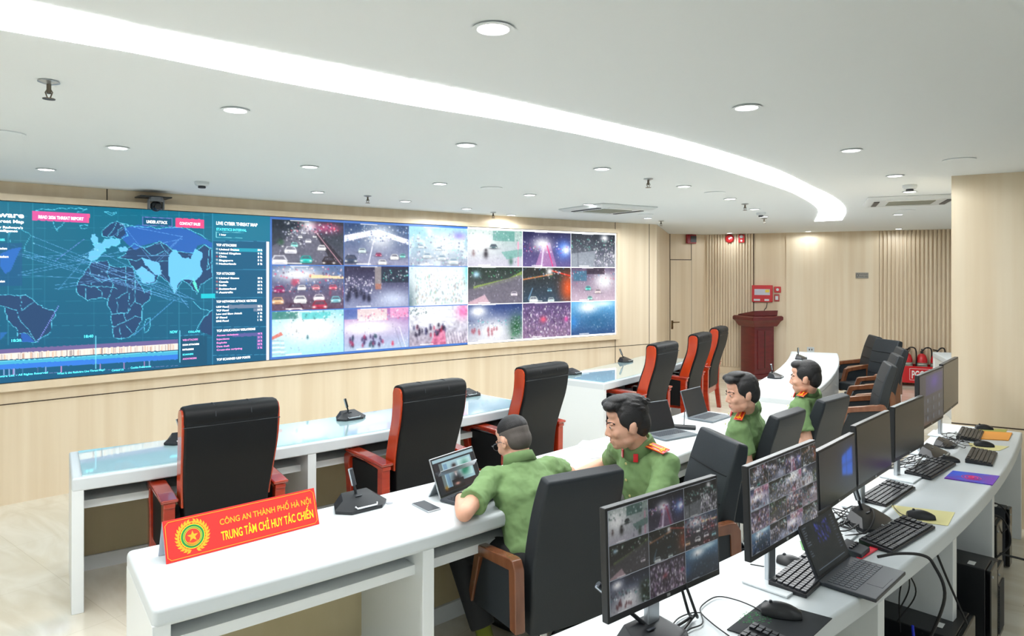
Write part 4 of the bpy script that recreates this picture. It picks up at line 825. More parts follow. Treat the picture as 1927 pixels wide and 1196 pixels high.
    g.loft(rings[::-1]); obj('seat', g, M_leather, t, bevel=.02)
    return t
def exec_chair(label, group=None, height=1.0):
    t = thing('office_armchair', label, 'chair', group=group); k = height
    prof = sm([Vector((-.205, .28, .07, .215)), Vector((-.215, .45, .085, .222)), Vector((-.235, .62, .09, .225)), Vector((-.275, .80, .085, .222)), Vector((-.315, .93, .08, .216)), Vector((-.335, 1.0 * k, .066, .208))])
    obj('backrest', ribbon(prof, 0, 0, 0), M_leather2, t, bevel=.016, seg=3)
    g = MB()
    for zz in (.42, .56, .70, .84): 
        y = np.interp(zz, [.28, .45, .62, .8, .93, 1.0], [-.165, -.17, -.187, -.23, -.272, -.30]) + .0095
        g.tube([(-.2, y - .008, zz), (-.1, y, zz), (.1, y, zz), (.2, y - .008, zz)], .0035, 6)
    obj('backrest_seam', g, M_leather, t)
    for sx in (-1, 1):
        x = .285 * sx; w_ = .05
        top = [(-.27, .33), (-.215, .33), (-.205, .585), (.04, .555), (.075, .545), (.155, .30), (.20, .30), (.115, .585), (.09, .598), (-.215, .642), (-.24, .638), (-.262, .6)]
        g = MB().prism(top, x - w_ / 2, x + w_ / 2, axis='x'); obj('arm_frame', g, M_walnut, t, bevel=.006)
        g = MB().prism([(-.222, .59), (.05, .56), (.165, .30), (-.225, .33)], x - .013, x + .013, axis='x'); obj('arm_infill', g, M_leather2, t)
    g = MB(); rings = []
    for i in range(7):
        y = -.19 + .45 * i / 6; q = math.sin(math.pi * (.15 + .7 * i / 6)); rings.append([(-.26, y, .33), (.26, y, .33), (.26, y, .41 + .02 * q), (.14, y, .425 + .025 * q), (-.14, y, .425 + .025 * q), (-.26, y, .41 + .02 * q)])
    g.loft(rings[::-1]); obj('seat', g, M_leather2, t, bevel=.018)
    obj('column', MB().cyl((0, 0, .06), (0, 0, .34), .028, .024, 16), M_chrome, t)
    for i in range(4):
        a = math.pi / 4 + i * math.pi / 2; d = Vector((math.cos(a), math.sin(a), 0)); g = MB().tube([d * .02 + Vector((0, 0, .075)), d * .15 + Vector((0, 0, .06)), d * .31 + Vector((0, 0, .03))], .02, 10, .013); g.cyl(tuple(d * .3), tuple(d * .3 + Vector((0, 0, .03))), .022); obj('foot', g, M_chrome, t)
    return t
def facing_c(p, c): d = (Vector(c) - Vector(p[:2])).normalized(); return d
bc = boss_chair('')
R_list = [((-1.57, 3.82), 'leftmost red wood armchair, back to the camera behind the red name board'), ((-.53, 4.55), 'second red wood armchair from the left, behind the tablet with the video call'),
          ((.255, 5.44), 'third red wood armchair, behind the man with glasses'), ((1.60, 7.17), 'first red wood armchair at the far glass desk, nearest of its three'),
          ((2.31, 8.31), 'middle of the three red wood armchairs at the far glass desk'), ((2.84, 9.30), 'farthest red wood armchair, its legs standing free beyond the desk end')]
fr_ = []
for i, (b, lab) in enumerate(R_list):
    d = facing_c(b, CA); dd_ = Vector(d)
    if i == 5: dd_ = Vector((-.86, .5)).normalized()
    o = Vector(b) + dd_ * .36
    if i == 0: bc.location = (o.x, o.y, 0); bc.rotation_euler = (0, 0, rz_of(dd_)); bc['label'] = lab
    else: dup(bc, (o.x, o.y, 0), rz_of(dd_), lab)
ec = exec_chair('', 'black office armchairs in use at the middle desk')
T_list = [((.15, 3.30), (-.50, .87), 'black armchair nearest the camera, back view, with the glasses-wearing man'), ((.82, 3.64), (-.98, -.20), 'black armchair turned sideways behind the man with red shoulder boards'),
          ((1.52, 4.57), (-.70, .71), 'black armchair behind the third officer, left of the blue logo monitor'), ((2.07, 5.11), (-.66, .75), 'black armchair behind the farthest officer')]
for i, (o, d, lab) in enumerate(T_list):
    d = Vector(d).normalized()
    if i == 0: ec.location = (o[0], o[1], 0); ec.rotation_euler = (0, 0, rz_of(d)); ec['label'] = lab
    else: dup(ec, (o[0], o[1], 0), rz_of(d), lab)
for i, (o, d, lab) in enumerate([((3.38, 6.78), (-.94, .34), 'spare black armchair nearest the monitors, first in the parked line'), ((3.86, 7.50), (-.94, .34), 'spare black armchair second in the parked line'), ((4.28, 8.15), (-.94, .34), 'spare black armchair third in the parked line'),
                                 ((4.68, 9.0), (-.97, -.2), 'spare black armchair fourth in the parked line, broad back before the extinguishers'), ((4.80, 9.7), (-.95, .2), 'spare black armchair farthest in the parked line')]):
    d = Vector(d).normalized(); dup(ec, (o[0], o[1], 0), rz_of(d), lab, 'spare black armchairs parked in a line')
# ------------------------------------------------------------------ things on the desks
Z0 = TOP + .001
def frame_from(px, py, dirpx, dirpy, Z=Z0):
    """position and heading on the desk from two points of the photograph that lie on the desk top"""
    a = P(px, py, Z); b = P(dirpx, dirpy, Z); return a, (b - a).to_2d().normalized()
def mic_unit(label, loc, d, s=1.0, stick=1, lean=(.02, -.05), group='table microphones', big=True):
    t = thing('table_microphone', label, 'microphone', tuple(loc), rz_of(d), group)
    g = MB(); bot = [(-.12, -.02), (-.07, -.075), (.07, -.075), (.12, -.02), (.085, .065), (-.085, .065)]
    top = [(-.075, -.0), (-.045, -.035), (.045, -.035), (.075, -.0), (.06, .05), (-.06, .05)]
    g.loft([[(x * s, y * s, .0) for x, y in bot], [(x * 1.02 * s, y * 1.02 * s, .014 * s) for x, y in bot], [(x * s, y * s, (.042 + .35 * y) * s) for x, y in top]])
    obj('base', g, M_black, t, bevel=.002, angle=20)
    g = MB().tube([(-.05 * s, -.064 * s, .026 * s), (-.045 * s, -.074 * s, .02 * s), (.045 * s, -.074 * s, .02 * s), (.05 * s, -.064 * s, .026 * s)], .004 * s); obj('front_handle', g, M_silver, t)
    obj('badge', MB().box((0, .005, .0465 * s), (.03 * s, .008, .002), Matrix.Identity(4)), M_dgrey, t)
    if stick:
        b0 = Vector((-.0, .03, .05)) * s; e = b0 + Vector((lean[0], lean[1], .10 * stick))
        g = MB().tube([b0, b0.lerp(e, .4)], .006 * s); obj('stem', g, M_black, t)
        st_ = obj('stick', MB().tube([b0.lerp(e, .35), e], .011 * s, 12), M_black if stick < 1.2 else M_dgrey, t)
        obj('stick_edge', MB().tube([b0.lerp(e, .35) + Vector((-.009 * s, -.004, 0)), e + Vector((-.009 * s, -.004, 0))], .004 * s), M_silver, t)
    return t
def tangent(c, p): d = Vector((p[0] - c[0], p[1] - c[1])).normalized(); return d           # outward (towards the chairs)
def mic_at(px, py, c, label, Z=Z0 + .006, **k):
    p = P(px, py, Z); d = -tangent(c, p); return mic_unit(label, (p.x, p.y, Z), d, **k)
mic_at(345, 831, CA, 'table microphone half hidden by the leftmost red wood chair', s=1.0, lean=(-.03, -.0), stick=1)
mic_at(659, 787, CA, 'table microphone on the glass desk between the first two red chairs', lean=(-.03, .0))
mic_at(880, 744, CA, 'table microphone on the glass desk beside a mouse', stick=0)
mic_at(1078, 703, CA, 'table microphone behind the third red wood chair', stick=0)
mic_at(1177, 680, CA, 'table microphone on the far glass desk with thin raised stick', lean=(-.06, .02), stick=1.1)
mic_at(676, 953, CB, 'large black table microphone next to the red name board', Z=Z0, s=1.12, lean=(-.03, .0), stick=1.25)
mic_at(1459, 710, CB, 'table microphone on the empty desk with tilted silver stick', Z=Z0, lean=(-.07, .0), stick=1.0, s=1.0)
mic_at(1507, 675, CB, 'farthest table microphone, at the top of the empty desk', Z=Z0, lean=(-.06, .0), stick=1.0)
mic_at(1636, 985, CC, 'table microphone among cables beside the main keyboard', Z=Z0, s=1.1, lean=(-.03, .03), stick=1.3)
mic_at(1757, 856, CC, 'table microphone with no raised stick behind the far monitors', Z=Z0, s=1.0, stick=0)
mic_at(1778, 838, CC, 'dark table microphone base behind the other one at the far monitors', Z=Z0, s=.8, stick=0)
mic_at(1228, 1216, CC, 'table microphone cut off at the bottom below the first monitor', Z=Z0, s=1.1, lean=(-.13, .07), stick=1.3)
# earpiece cable end by the big microphone
tag(obj('coin_token', MB().lathe([(.001, 0), (.016, 0), (.016, .003), (.001, .003)], 20, Matrix.Translation(P(733, 946, Z0))), M_silver), 'small grey disc beside the large microphone', 'token')
# mice
def mouse(label, px, py, d, s=1.0, Z=Z0, group='computer mice'):
    p = P(px, py, Z); t = thing('computer_mouse', label, 'mouse', tuple(p), rz_of(d), group)
    g = MB(); rings = []
    for i in range(9):
        u = i / 8; y = (-.055 + .11 * u) * s; wv = .031 * s * math.sin(math.pi * (.12 + .76 * u)) ** .5; hv = .036 * s * math.sin(math.pi * (.1 + .72 * u)) ** .7
        rings.append([(wv * math.cos(a), y, max(0, hv * math.sin(a)) if k <= 8 else 0) for k, a in [(k, math.pi * k / 8) for k in range(9)]])
    g.loft(rings); obj('shell', g, M_black, t, bevel=.003)
    obj('scroll_wheel', MB().cyl((-.004, .028 * s, .033 * s), (.004, .028 * s, .033 * s), .006), M_dgrey, t); return t
# keyboards
def keyboard(label, p, d, L=.44, Wd_=.135, Z=Z0, group='black computer keyboards'):
    t = thing('keyboard', label, 'keyboard', (p[0], p[1], Z), rz_of(d), group)
    g = MB().prism([(-Wd_ / 2, 0), (Wd_ / 2, 0), (Wd_ / 2, .024), (-Wd_ / 2, .012)], -L / 2, L / 2, axis='x'); obj('keyboard_case', g, M_black, t, bevel=.003)
    g = MB(); nk = 15 if L < .4 else 21; pitch = (L - .02) / nk
    for r_ in range(6):
        for k in range(nk):
            if L >= .4 and k in (15, 18) and r_ > 0: continue
            if r_ == 5 and k in (1, 13): continue
            y = -Wd_ / 2 + .014 + r_ * (Wd_ - .026) / 5.2; z = .012 + (y + Wd_ / 2) / Wd_ * .012
            wk = pitch * .8; x = -L / 2 + .01 + pitch * (k + .5)
            if r_ == 0 and 4 <= k <= 8: wk = pitch
            g.box((x, y + .002, z + .003), (wk, (Wd_ - .026) / 5.2 * .78, .006))
    obj('keys', g, M_key, t, smooth=False); return t
def kb_px(label, c1, c2, c3, L=.44, Wd_=.135, **k):
    """c1, c2: ends of one long edge, c3: far corner beyond c2"""
    a, b, c = (P(*q, Z0 + .012) for q in (c1, c2, c3)); m = (a + c) / 2; d = (b - a).to_2d().normalized(); n = Vector((-d.y, d.x))
    if (c - b).to_2d().dot(n) < 0: n = -n
    return keyboard(label, (m.x, m.y), n, L, Wd_, **k)
cdir = lambda p: -tangent(CC, p)
kb_px('full keyboard in front of the cable nest, beside the yellow paper', (1678, 1035.7), (1754, 990.5), (1701, 975))
kb_px('keyboard partly under the monitor third in line', (1668, 955), (1721, 919), (1670, 903))
kb_px('keyboard below the monitor fourth in line, near the blue mouse pad', (1748, 905), (1799, 874), (1755, 858))
kb_px('small upright keyboard beside the second mouse from the far end', (1862, 876), (1875, 845), (1834, 842), L=.36)
kb_px('farthest keyboard, next to the orange folder', (1838, 831), (1849, 806), (1815, 803), L=.36)
p = P(1500, 1078); keyboard('black keyboard half hidden under the open dark laptop', (p.x + .05, p.y + .0), Vector((-.72, .69)))
p = P(1392, 1245); keyboard('keyboard cut off at the bottom edge on the dark mouse pad', (p.x - .0, p.y - .03), Vector((-.72, .69)), Z=Z0 + .004)
mouse('large black mouse on the dark mouse pad at the bottom', 1470, 1156, Vector((-.95, .3)), 1.15, Z0 + .004)
mouse('black mouse between the second monitor and the dark laptop', 1490, 1062, Vector((-.8, .6)))
mouse('black mouse on the pale yellow sheet', 1733, 974, Vector((-.95, .3)), 1.05, Z0 + .002)
mouse('black mouse beside the fourth keyboard below the far monitors', 1786, 868, Vector((-.95, .2)))
mouse('black mouse behind the small upright keyboard', 1852, 839, Vector((-.95, .3)), 1, Z0 + .002)
mouse('farthest black mouse next to the farthest keyboard', 1852, 807, Vector((-.95, .3)))
mouse('lone black mouse on the glass desk', 893, 744, Vector((.9, .3)), 1, Z0 + .006)
# sheets, pads, folders
def sheet(name, label, cat, pts, m, th=.0015, Z=Z0, world=True):
    q = [P(x, y, Z) for x, y in pts]; g = MB().prism([(v.x, v.y) for v in q], Z, Z + th); o = obj(name, g, m, smooth=False); return tag(o, label, cat)
mp1 = sheet('mouse_pad', 'black mouse pad with green marks at the bottom edge', 'mouse pad', [(1440, 1130), (1566, 1164), (1500, 1225), (1368, 1185)], mat('pad_black', (34, 38, 42), .8), .003)
def on_plane(pts, z): return [tuple(P(x, y, z)) for x, y in pts]
g = MB(); rg = random.Random(5)
for _ in range(150):
    x, y = rg.uniform(1400, 1462), rg.uniform(1150, 1172); x -= (y - 1150) * .6; q = P(x, y, Z0 + .0035); a = rg.uniform(0, 3.1); l = rg.uniform(.002, .007); g.box((0, 0, 0), (l, .0012, .0006), Matrix.Translation(q) @ Matrix.Rotation(a, 4, 'Z'))
obj('green_marks', g, mat('pad_green', (56, 140, 80), .7), mp1, world=False, smooth=False)
sheet('mouse_pad', 'purple and blue mouse pad overhanging the desk edge', 'mouse pad', [(1793, 886), (1881, 896), (1868, 913), (1777, 900)], mat('pad_purple', (104, 30, 176), .5, noise=((7, 7, 7), .07, (16, 80, 215))), .004)
bpy.context.view_layer.update()
pp = bpy.data.objects['mouse_pad.001']; 
g = MB()
for rr, wv in ((.012, .004), (.03, .002), (.045, .0015)):
    q = P(1828, 898, Z0 + .0045); g.tube([(q.x + rr * math.cos(a), q.y + rr * math.sin(a), q.z) for a in [i * math.pi / 10 for i in range(21)]], wv, 6)
obj('ring_print', g, mat('pad_pink', (240, 60, 130), .5), pp, smooth=False)
sheet('yellow_sheet', 'pale yellow sheet under the mouse in the middle of the near desk', 'paper', [(1676, 950), (1797, 964), (1784, 989), (1700, 978)], mat('pale_yellow', (232, 224, 160), .7))
sheet('yellow_sheet', 'pale yellow sheet under the mouse near the far end', 'paper', [(1822, 833), (1899, 840), (1880, 848), (1830, 846)], mat('pale_yellow', (232, 224, 160), .7))
sheet('olive_sheet', 'olive green card with a red corner at the far end of the desk', 'paper', [(1845, 805), (1896, 808), (1893, 813), (1840, 810)], mat('olive_card', (160, 160, 80), .7))
sheet('orange_folder', 'orange folder at the far end of the near desk', 'folder', [(1850, 812), (1905, 815), (1898, 829), (1840, 826)], mat('orange_card', (236, 160, 66), .6), .006)
sheet('green_mat', 'green mat behind the open dark laptop', 'mat', [(1505, 1018), (1545, 1005), (1640, 1030), (1600, 1050), (1510, 1034)], mat('green_mat', (98, 160, 92), .7))
sheet('red_folder', 'red folder corner under the cables beside the dark laptop', 'folder', [(1608, 1046), (1640, 1028), (1655, 1032), (1618, 1054)], mat('red_card2', (226, 40, 60), .5), .004, Z=Z0 + .002)
# conference phone-like keypad behind the laptop
p = P(1607, 1040); t = thing('usb_hub', 'grey button box between the dark laptop and the main keyboard', 'button box', tuple(p), rz_of((-.7, .7))); obj('case', MB().prism([(-.045, 0), (.045, 0), (.045, .035), (-.045, .022)], -.05, .05, axis='x'), M_dgrey, t, bevel=.004)
for k in range(4): obj('button', MB().box((-.033 + .022 * k, .0, .032), (.012, .012, .006)), M_black, t)
# ------------------------------------------------------------------ monitors
M_mon = screen_mat('monitor_picture', .9, .25, .5)
def monitor(label, pl, pr, zb, h, tilt=3, pic='off', stand=True, seed=1):
    pl = Vector(pl); pr = Vector(pr); c = (pl + pr) / 2; wv = (pr - pl).length; ux = (pr - pl).normalized(); n = Vector((ux.y, -ux.x))   # n towards the viewer
    t = thing('monitor', label, 'monitor', (c.x, c.y, Z0), rz_of(-n), 'computer monitors on the near desk'); M = Matrix.Translation((0, 0, zb - Z0)) @ Matrix.Rotation(R(-tilt), 4, 'X')
    obj('housing', MB().box((0, .012, h / 2), (wv, .024, h), M), M_black, t, bevel=.003)
    obj('rear_bulge', MB().box((0, .038, h * .45), (wv * .5, .03, h * .5), M), M_black, t, bevel=.012)
    bz = .008; y = -.0016
    x0, x1, z0, z1 = -wv / 2 + bz, wv / 2 - bz, .02, h - bz
    obj('badge', MB().box((0, -.001, .011), (.014, .002, .008), M), M_silver, t)
    rg_ = np.random.default_rng(seed); g = MB(); cs_ = []
    if pic in ('feeds3', 'feeds4'):
        N = 3 if pic == 'feeds3' else 4; W_, H_ = (78, 46) if N == 3 else (54, 34)
        k3 = [['foggy', 'neon', 'square'], ['bend', 'orange', 'redjam'], ['tree', 'throng', 'sky']]
        al = ['jam', 'bikes', 'neon', 'orange', 'crowd', 'square', 'riders', 'tree', 'throng', 'bend', 'redjam', 'dusk', 'sky', 'bikes', 'crowd', 'square']
        for r_ in range(N):
            for c_ in range(N):
                pc = dark_scene(k3[r_][c_] if N == 3 else al[(r_ * 4 + c_) % 16], rg_, W_, H_, .72 if N == 3 else .8)
                if N == 4: pc.specks(rg_, 60, (0, .2, 1, .9), [(.7, .7, .75), (.3, .35, .5), (.55, .45, .35), (.1, .1, .12)], (.6, 1.5), .8, 1.5)
                a0, a1 = x0 + (x1 - x0) * c_ / N + .0012, x0 + (x1 - x0) * (c_ + 1) / N - .0012; b1, b0 = z1 - (z1 - z0) * r_ / N - .0012, z1 - (z1 - z0) * (r_ + 1) / N + .0012
                grid_surface(g, lambda u, v: M @ Vector((a0 + (a1 - a0) * u, y, b1 + (b0 - b1) * v)), W_, H_); cs_.append(pc.lin().reshape(-1, 3))
        obj('screen_lines', MB().box((0, -.0004, (z0 + z1) / 2), (x1 - x0, .001, z1 - z0), M), mat('feed_gap', (120, 124, 132), .4, emit=.5), t, smooth=False)
    else:
        W_, H_ = 90, 56; pc = Pic(W_, H_, (.05, .06, .07), (.05, .06, .08))
        if pic == 'logo':
            pc = Pic(W_, H_, (.03, .06, .11), (.04, .06, .10)); pc.blob(.76, .42, .2, .3, (.02, .2, .42), .9)
            for a in (((.60, .28), (.72, .24), (.72, .44), (.60, .44)), ((.735, .235), (.9, .18), (.9, .44), (.735, .44)), ((.60, .46), (.72, .46), (.72, .66), (.60, .62)), ((.735, .46), (.9, .46), (.9, .72), (.735, .67))): pc.poly(a, (.04, .36, .80), .85)
            for _ in range(5): pc.a = (np.roll(pc.a, 1, 0) + np.roll(pc.a, -1, 0) + np.roll(pc.a, 1, 1) + np.roll(pc.a, -1, 1) + pc.a) / 5
        elif pic == 'dash':
            pc = Pic(W_, H_, (.10, .12, .2), (.10, .11, .17)); pc.rect(.25, .05, .95, .42, (.12, .12, .34), .9); pc.blob(.6, .2, .15, .12, (.25, .15, .55), .8)
            for i in range(4):
                for j in range(3): pc.rect(.05 + .24 * i, .48 + .17 * j, .24 + .24 * i, .61 + .17 * j, (.15, .18, .24), .8); pc.rect(.07 + .24 * i, .5 + .17 * j, .1 + .24 * i, .58 + .17 * j, (.5, .6, .65), .5)
        elif pic == 'grey': pc = Pic(W_, H_, (.05, .05, .05), (.05, .05, .05))
        grid_surface(g, lambda u, v: M @ Vector((x0 + (x1 - x0) * u, y, z1 + (z0 - z1) * v)), W_, H_); cs_.append(pc.lin().reshape(-1, 3))
    cc = np.concatenate(cs_); obj('screen', g, M_mon, t, smooth=False, colors=np.concatenate([cc, np.ones((len(cc), 1))], 1))
    if stand:
        obj('stand_neck', MB().box((0, .065, (zb - Z0 + h * .45) / 2), (.055, .02, zb - Z0 + h * .45)), M_silver, t, bevel=.005)
        obj('stand_foot', MB().box((0, .04, .004), (.2, .17, .008)), M_white, t, bevel=.003)
    return t
monitor('nearest monitor, showing nine dark street camera pictures', (.267, 1.895), (.675, 2.216), .90, .32, 2, 'feeds3', seed=11)
monitor('second monitor, showing sixteen small street camera pictures', (.797, 2.278), (1.19, 2.65), .91, .32, 2, 'feeds4', seed=12)
monitor('third monitor, dark with a glowing blue window logo', (1.23, 2.73), (1.545, 3.06), .905, .258, 2, 'logo')
monitor('fourth monitor, switched off, dark grey between the logo screen and its neighbour', (1.57, 3.10), (1.925, 3.46), .893, .29, 2, 'off')
monitor('fifth monitor, switched off, overlapping the purple dashboard screen', (2.005, 3.58), (2.372, 3.93), .886, .29, 0, 'off')
monitor('sixth monitor, showing a dim purple dashboard', (2.42, 4.06), (2.83, 4.48), .93, .34, 0, 'dash')
monitor('farthest monitor, blank grey, in front of the pillar', (2.86, 4.53), (3.235, 4.95), .935, .34, 0, 'grey')
# ------------------------------------------------------------------ laptops
def laptop(label, c, d, w_=.31, dp=.21, open_=105, shell=M_lapgrey, pic='off', kickstand=False, seed=2, keys=M_keyl, group='open laptops', border=.008):
    """c: centre of the hinge line on the desk, d: direction from the hinge towards the user"""
    d = Vector(d).normalized(); t = thing('tablet_computer' if kickstand else 'laptop', label, 'tablet' if kickstand else 'laptop', (c[0], c[1], Z0), rz_of(d), group)
    obj('keyboard_base', MB().box((0, dp / 2, .008), (w_, dp, .014)), shell if not kickstand else M_lapdark, t, bevel=.004)
    g = MB()
    for r_ in range(5):
        for k in range(14): g.box((-w_ * .44 + w_ * .88 * (k + .5) / 14, dp * (.14 + .1 * r_) + .01, .0158), (w_ * .88 / 14 * .8, dp * .078, .002))
    obj('keys', g, keys, t, smooth=False); obj('touchpad', MB().box((0, dp * .8, .0152), (w_ * .34, dp * .27, .001)), shell, t, bevel=.0004)
    a = R(open_); M = Matrix.Translation((0, .004, .012)) @ Matrix.Rotation(a - R(90), 4, 'X')       # lid plane: x, z after rotation, leaning back
    hh = dp * 1.0
    lid = obj('lid', MB().box((0, -.003, hh / 2), (w_, .008, hh), M), shell, t, bevel=.003)
    obj('screen_bezel', MB().box((0, .0014, hh / 2), (w_ - .008, .001, hh - .008), M), M_black, t)
    W_, H_ = 96, 62; pc = Pic(W_, H_, (.04, .05, .06), (.07, .08, .09)); rg_ = np.random.default_rng(seed)
    if pic == 'dark':
        pc = Pic(W_, H_, (.03, .05, .07), (.02, .035, .045)); pc.specks(rg_, 60, (.35, .12, .75, .5), [(.15, .15, .55), (.1, .1, .4), (.2, .25, .6)], (1, 2.2), .7)
        for j in range(12): pc.rect(.04, .06 + j * .05, .04 + .08 * rg_.random() + .03, .075 + j * .05, (.4, .45, .5), .7); pc.rect(.85, .1 + j * .06, .93, .115 + j * .06, (.35, .4, .5), .6)
        pc.rect(.08, .9, .9, .92, (.35, .4, .45), .8)
    if pic == 'call':
        pc = Pic(W_, H_, (.13, .14, .16), (.15, .16, .18)); pc.rect(0, 0, 1, .1, (.62, .74, .78)); pc.rect(.12, .14, .9, .94, (.62, .76, .8)); pc.rect(.12, .14, .2, .94, (.4, .45, .45)); pc.rect(.22, .2, .3, .9, (.35, .5, .65), .6); pc.rect(.55, .2, .86, .7, (.75, .88, .88), .9)
        pc.blob(.72, .45, .09, .2, (.1, .42, .3), .9); pc.blob(.66, .55, .06, .1, (.12, .5, .38), .9); pc.rect(.12, .86, .9, .95, (.12, .08, .08)); pc.rect(.6, .78, .9, .95, (.16, .12, .14))
        pc.blob(.46, .72, .14, .22, (.08, .07, .09), 1); pc.rect(.32, .7, .6, .9, (.09, .08, .1), .9); pc.blob(.46, .4, .045, .12, (.72, .55, .5), 1); pc.blob(.46, .3, .05, .05, (.08, .07, .08), 1); pc.rect(.42, .38, .5, .4, (.2, .15, .15), .8); pc.blob(.455, .56, .02, .05, (.85, .8, .8), .9); pc.blob(.44, .82, .06, .04, (.75, .55, .5), 1); pc.blob(.17, .85, .04, .06, (.6, .45, .15), .9)
    g = MB(); y = .0026; bw = w_ / 2 - .010
    grid_surface(g, lambda u, v: M @ Vector((bw - 2 * bw * u, y, hh - .012 - (hh - .026) * v)), W_, H_)
    cc = pc.lin().reshape(-1, 3); obj('screen', g, M_mon, t, smooth=False, colors=np.concatenate([cc, np.ones((len(cc), 1))], 1))
    if kickstand:
        obj('kickstand', MB().prism([(-.003, .14), (.003, .14), (-.085, -.010), (-.091, -.010)], -w_ * .42, w_ * .42, M=Matrix.Translation((0, -.018, .0)), axis='x'), M_silver, t)
    return t
h1 = P(831, 943); h2 = P(905, 913); m_ = (h1 + h2) / 2; dv = (h2 - h1).to_2d(); L1 = dv.length; dv.normalize()
laptop('silver tablet with keyboard showing a video call', (m_.x, m_.y), (dv.y, -dv.x), L1 * 1.08, .2, 112, M_silver, 'call', True, keys=M_key)
h1 = P(1226, 823); h2 = P(1266, 805); m_ = (h1 + h2) / 2; laptop('grey laptop behind the head of the officer with red shoulder boards', (m_.x - .02, m_.y), (.55, -.84), .31, .21, 112, M_lapgrey, 'off')
h1 = P(1299, 790); h2 = P(1326, 776); m_ = (h1 + h2) / 2; laptop('grey laptop in front of the third officer with dim screen', (m_.x, m_.y), (.72, -.7), .31, .21, 108, M_lapgrey, 'off')
h1 = P(1538, 1099); h2 = P(1598, 1053); m_ = (h1 + h2) / 2; dv = (h2 - h1).to_2d(); L1 = dv.length; dv.normalize()
laptop('open dark laptop on the near desk in front of the second monitor', (m_.x, m_.y), (dv.y, -dv.x), .315, .20, 113, M_lapdark, 'dark', False, group='open laptops')
# ------------------------------------------------------------------ phone, papers
p = P(802, 954); a_ = P(773, 950); b_ = P(803, 965); t = thing('smartphone', 'grey smartphone lying left of the tablet on the middle desk', 'phone', tuple(p), math.atan2(b_.y - a_.y, b_.x - a_.x))
obj('body', MB().box((0, 0, .004), (.15, .074, .008)), M_silver, t, bevel=.0035); obj('glass', MB().box((0, 0, .0083), (.144, .068, .0008)), M_dgrey, t)
sheet('notebook', 'white notebook lying closed on the desk behind the tablet user', 'notebook', [(1088, 841), (1096, 833), (1160, 836), (1150, 851)], M_paper, .018)
sheet('paper_sheet', 'white paper sheet with curled edge beside the notebook', 'paper', [(1110, 829), (1150, 820), (1165, 830), (1130, 833)], M_paper, .002, Z=Z0 + .0)
sheet('card', 'small grey card left of the notebook', 'card', [(1108, 857), (1128, 855), (1132, 861), (1112, 863)], mat('card_grey', (190, 190, 186), .5))
sheet('card', 'small white card right of the glasses-wearing man', 'card', [(1030, 861), (1042, 857), (1046, 860), (1034, 865)], mat('card_white', (222, 226, 222), .5), Z=Z0)
p = P(1287, 806); t = thing('wifi_receiver', 'flat black receiver with antenna between the grey laptops', 'receiver', tuple(p), rz_of((.3, 1))); obj('case', MB().box((0, 0, .012), (.17, .07, .022)), M_black, t, bevel=.006); obj('antenna', MB().tube([(0, .02, .02), (.005, .02, .13)], .003), M_dgrey, t)
# ------------------------------------------------------------------ red name board
nb1 = P(312.7, 1061.5, Z0); nb2 = P(601, 985.5, Z0); u_ = (nb2 - nb1).to_2d(); NL = u_.length; u_.normalize(); nn = Vector((-u_.y, u_.x))
t = thing('name_board', 'red folded name board with yellow lettering and gold emblem', 'name board', tuple(nb1), math.atan2(u_.y, u_.x))
ap = Vector((0, .055, .15)); 
g = MB(); th_ = .003
g.prism([(0, 0), (.055, .15), (.11, 0), (.107, 0), (.055, .144), (.003, 0)], 0, NL, axis='x'); obj('folded_board', g, mat('board_white', (214, 220, 232), .3), t, smooth=False)
fh = math.hypot(.055, .15); fd = Vector((0, .055, .15)).normalized(); fn = Vector((0, -.15, .055)).normalized()
def face(x, y, o=.001): v = fd * y + fn * o; return (x, v.y, v.z)
g = MB(); g.add([face(0, 0, .0008), face(NL, 0, .0008), face(NL, fh, .0008), face(0, fh, .0008)], [(0, 1, 2, 3)]); obj('red_face', g, M_redcard, t, smooth=False)
def board_text(s_, x0, x1, y, h_, m, name, bold=0):
    vs, fs = fit_text(s_, x0, x1, y, h_, bold); g = MB(); g.add([face(v[0], v[1], .0022) for v in vs], fs); obj(name, g, m, t, smooth=False)
board_text('CÔNG AN THÀNH PHỐ HÀ NỘI', NL * .335, NL * .962, fh * .60, fh * .15, M_gold, 'upper_lettering', .0005)
board_text('TRUNG TÂM CHỈ HUY TÁC CHIẾN', NL * .335, NL * .965, fh * .22, fh * .22, M_yellow, 'lower_lettering', .0007)
g = MB(); i_ = .008
for o_, wv in ((.008, .0012), ):
    q_ = [(o_ + .012, o_), (NL - o_ - .012, o_), (NL - o_, o_ + .012), (NL - o_, fh - o_ - .012), (NL - o_ - .012, fh - o_), (o_ + .012, fh - o_), (o_, fh - o_ - .012), (o_, o_ + .012)]
    g.tube([face(*a, .0015) for a in q_ + [q_[0]]], wv, 6)
obj('gold_border', g, M_gold, t, smooth=False)
ex_, ey_ = NL * .165, fh * .5
def disc(r0, r1, o, n=40):
    g = MB(); vs = [face(ex_ + r * math.cos(2 * math.pi * i / n), ey_ + r * math.sin(2 * math.pi * i / n), o) for r in (r0, r1) for i in range(n)]
    return g.add(vs, [(i, (i + 1) % n, n + (i + 1) % n, n + i)[::-1] for i in range(n)])
g = MB()
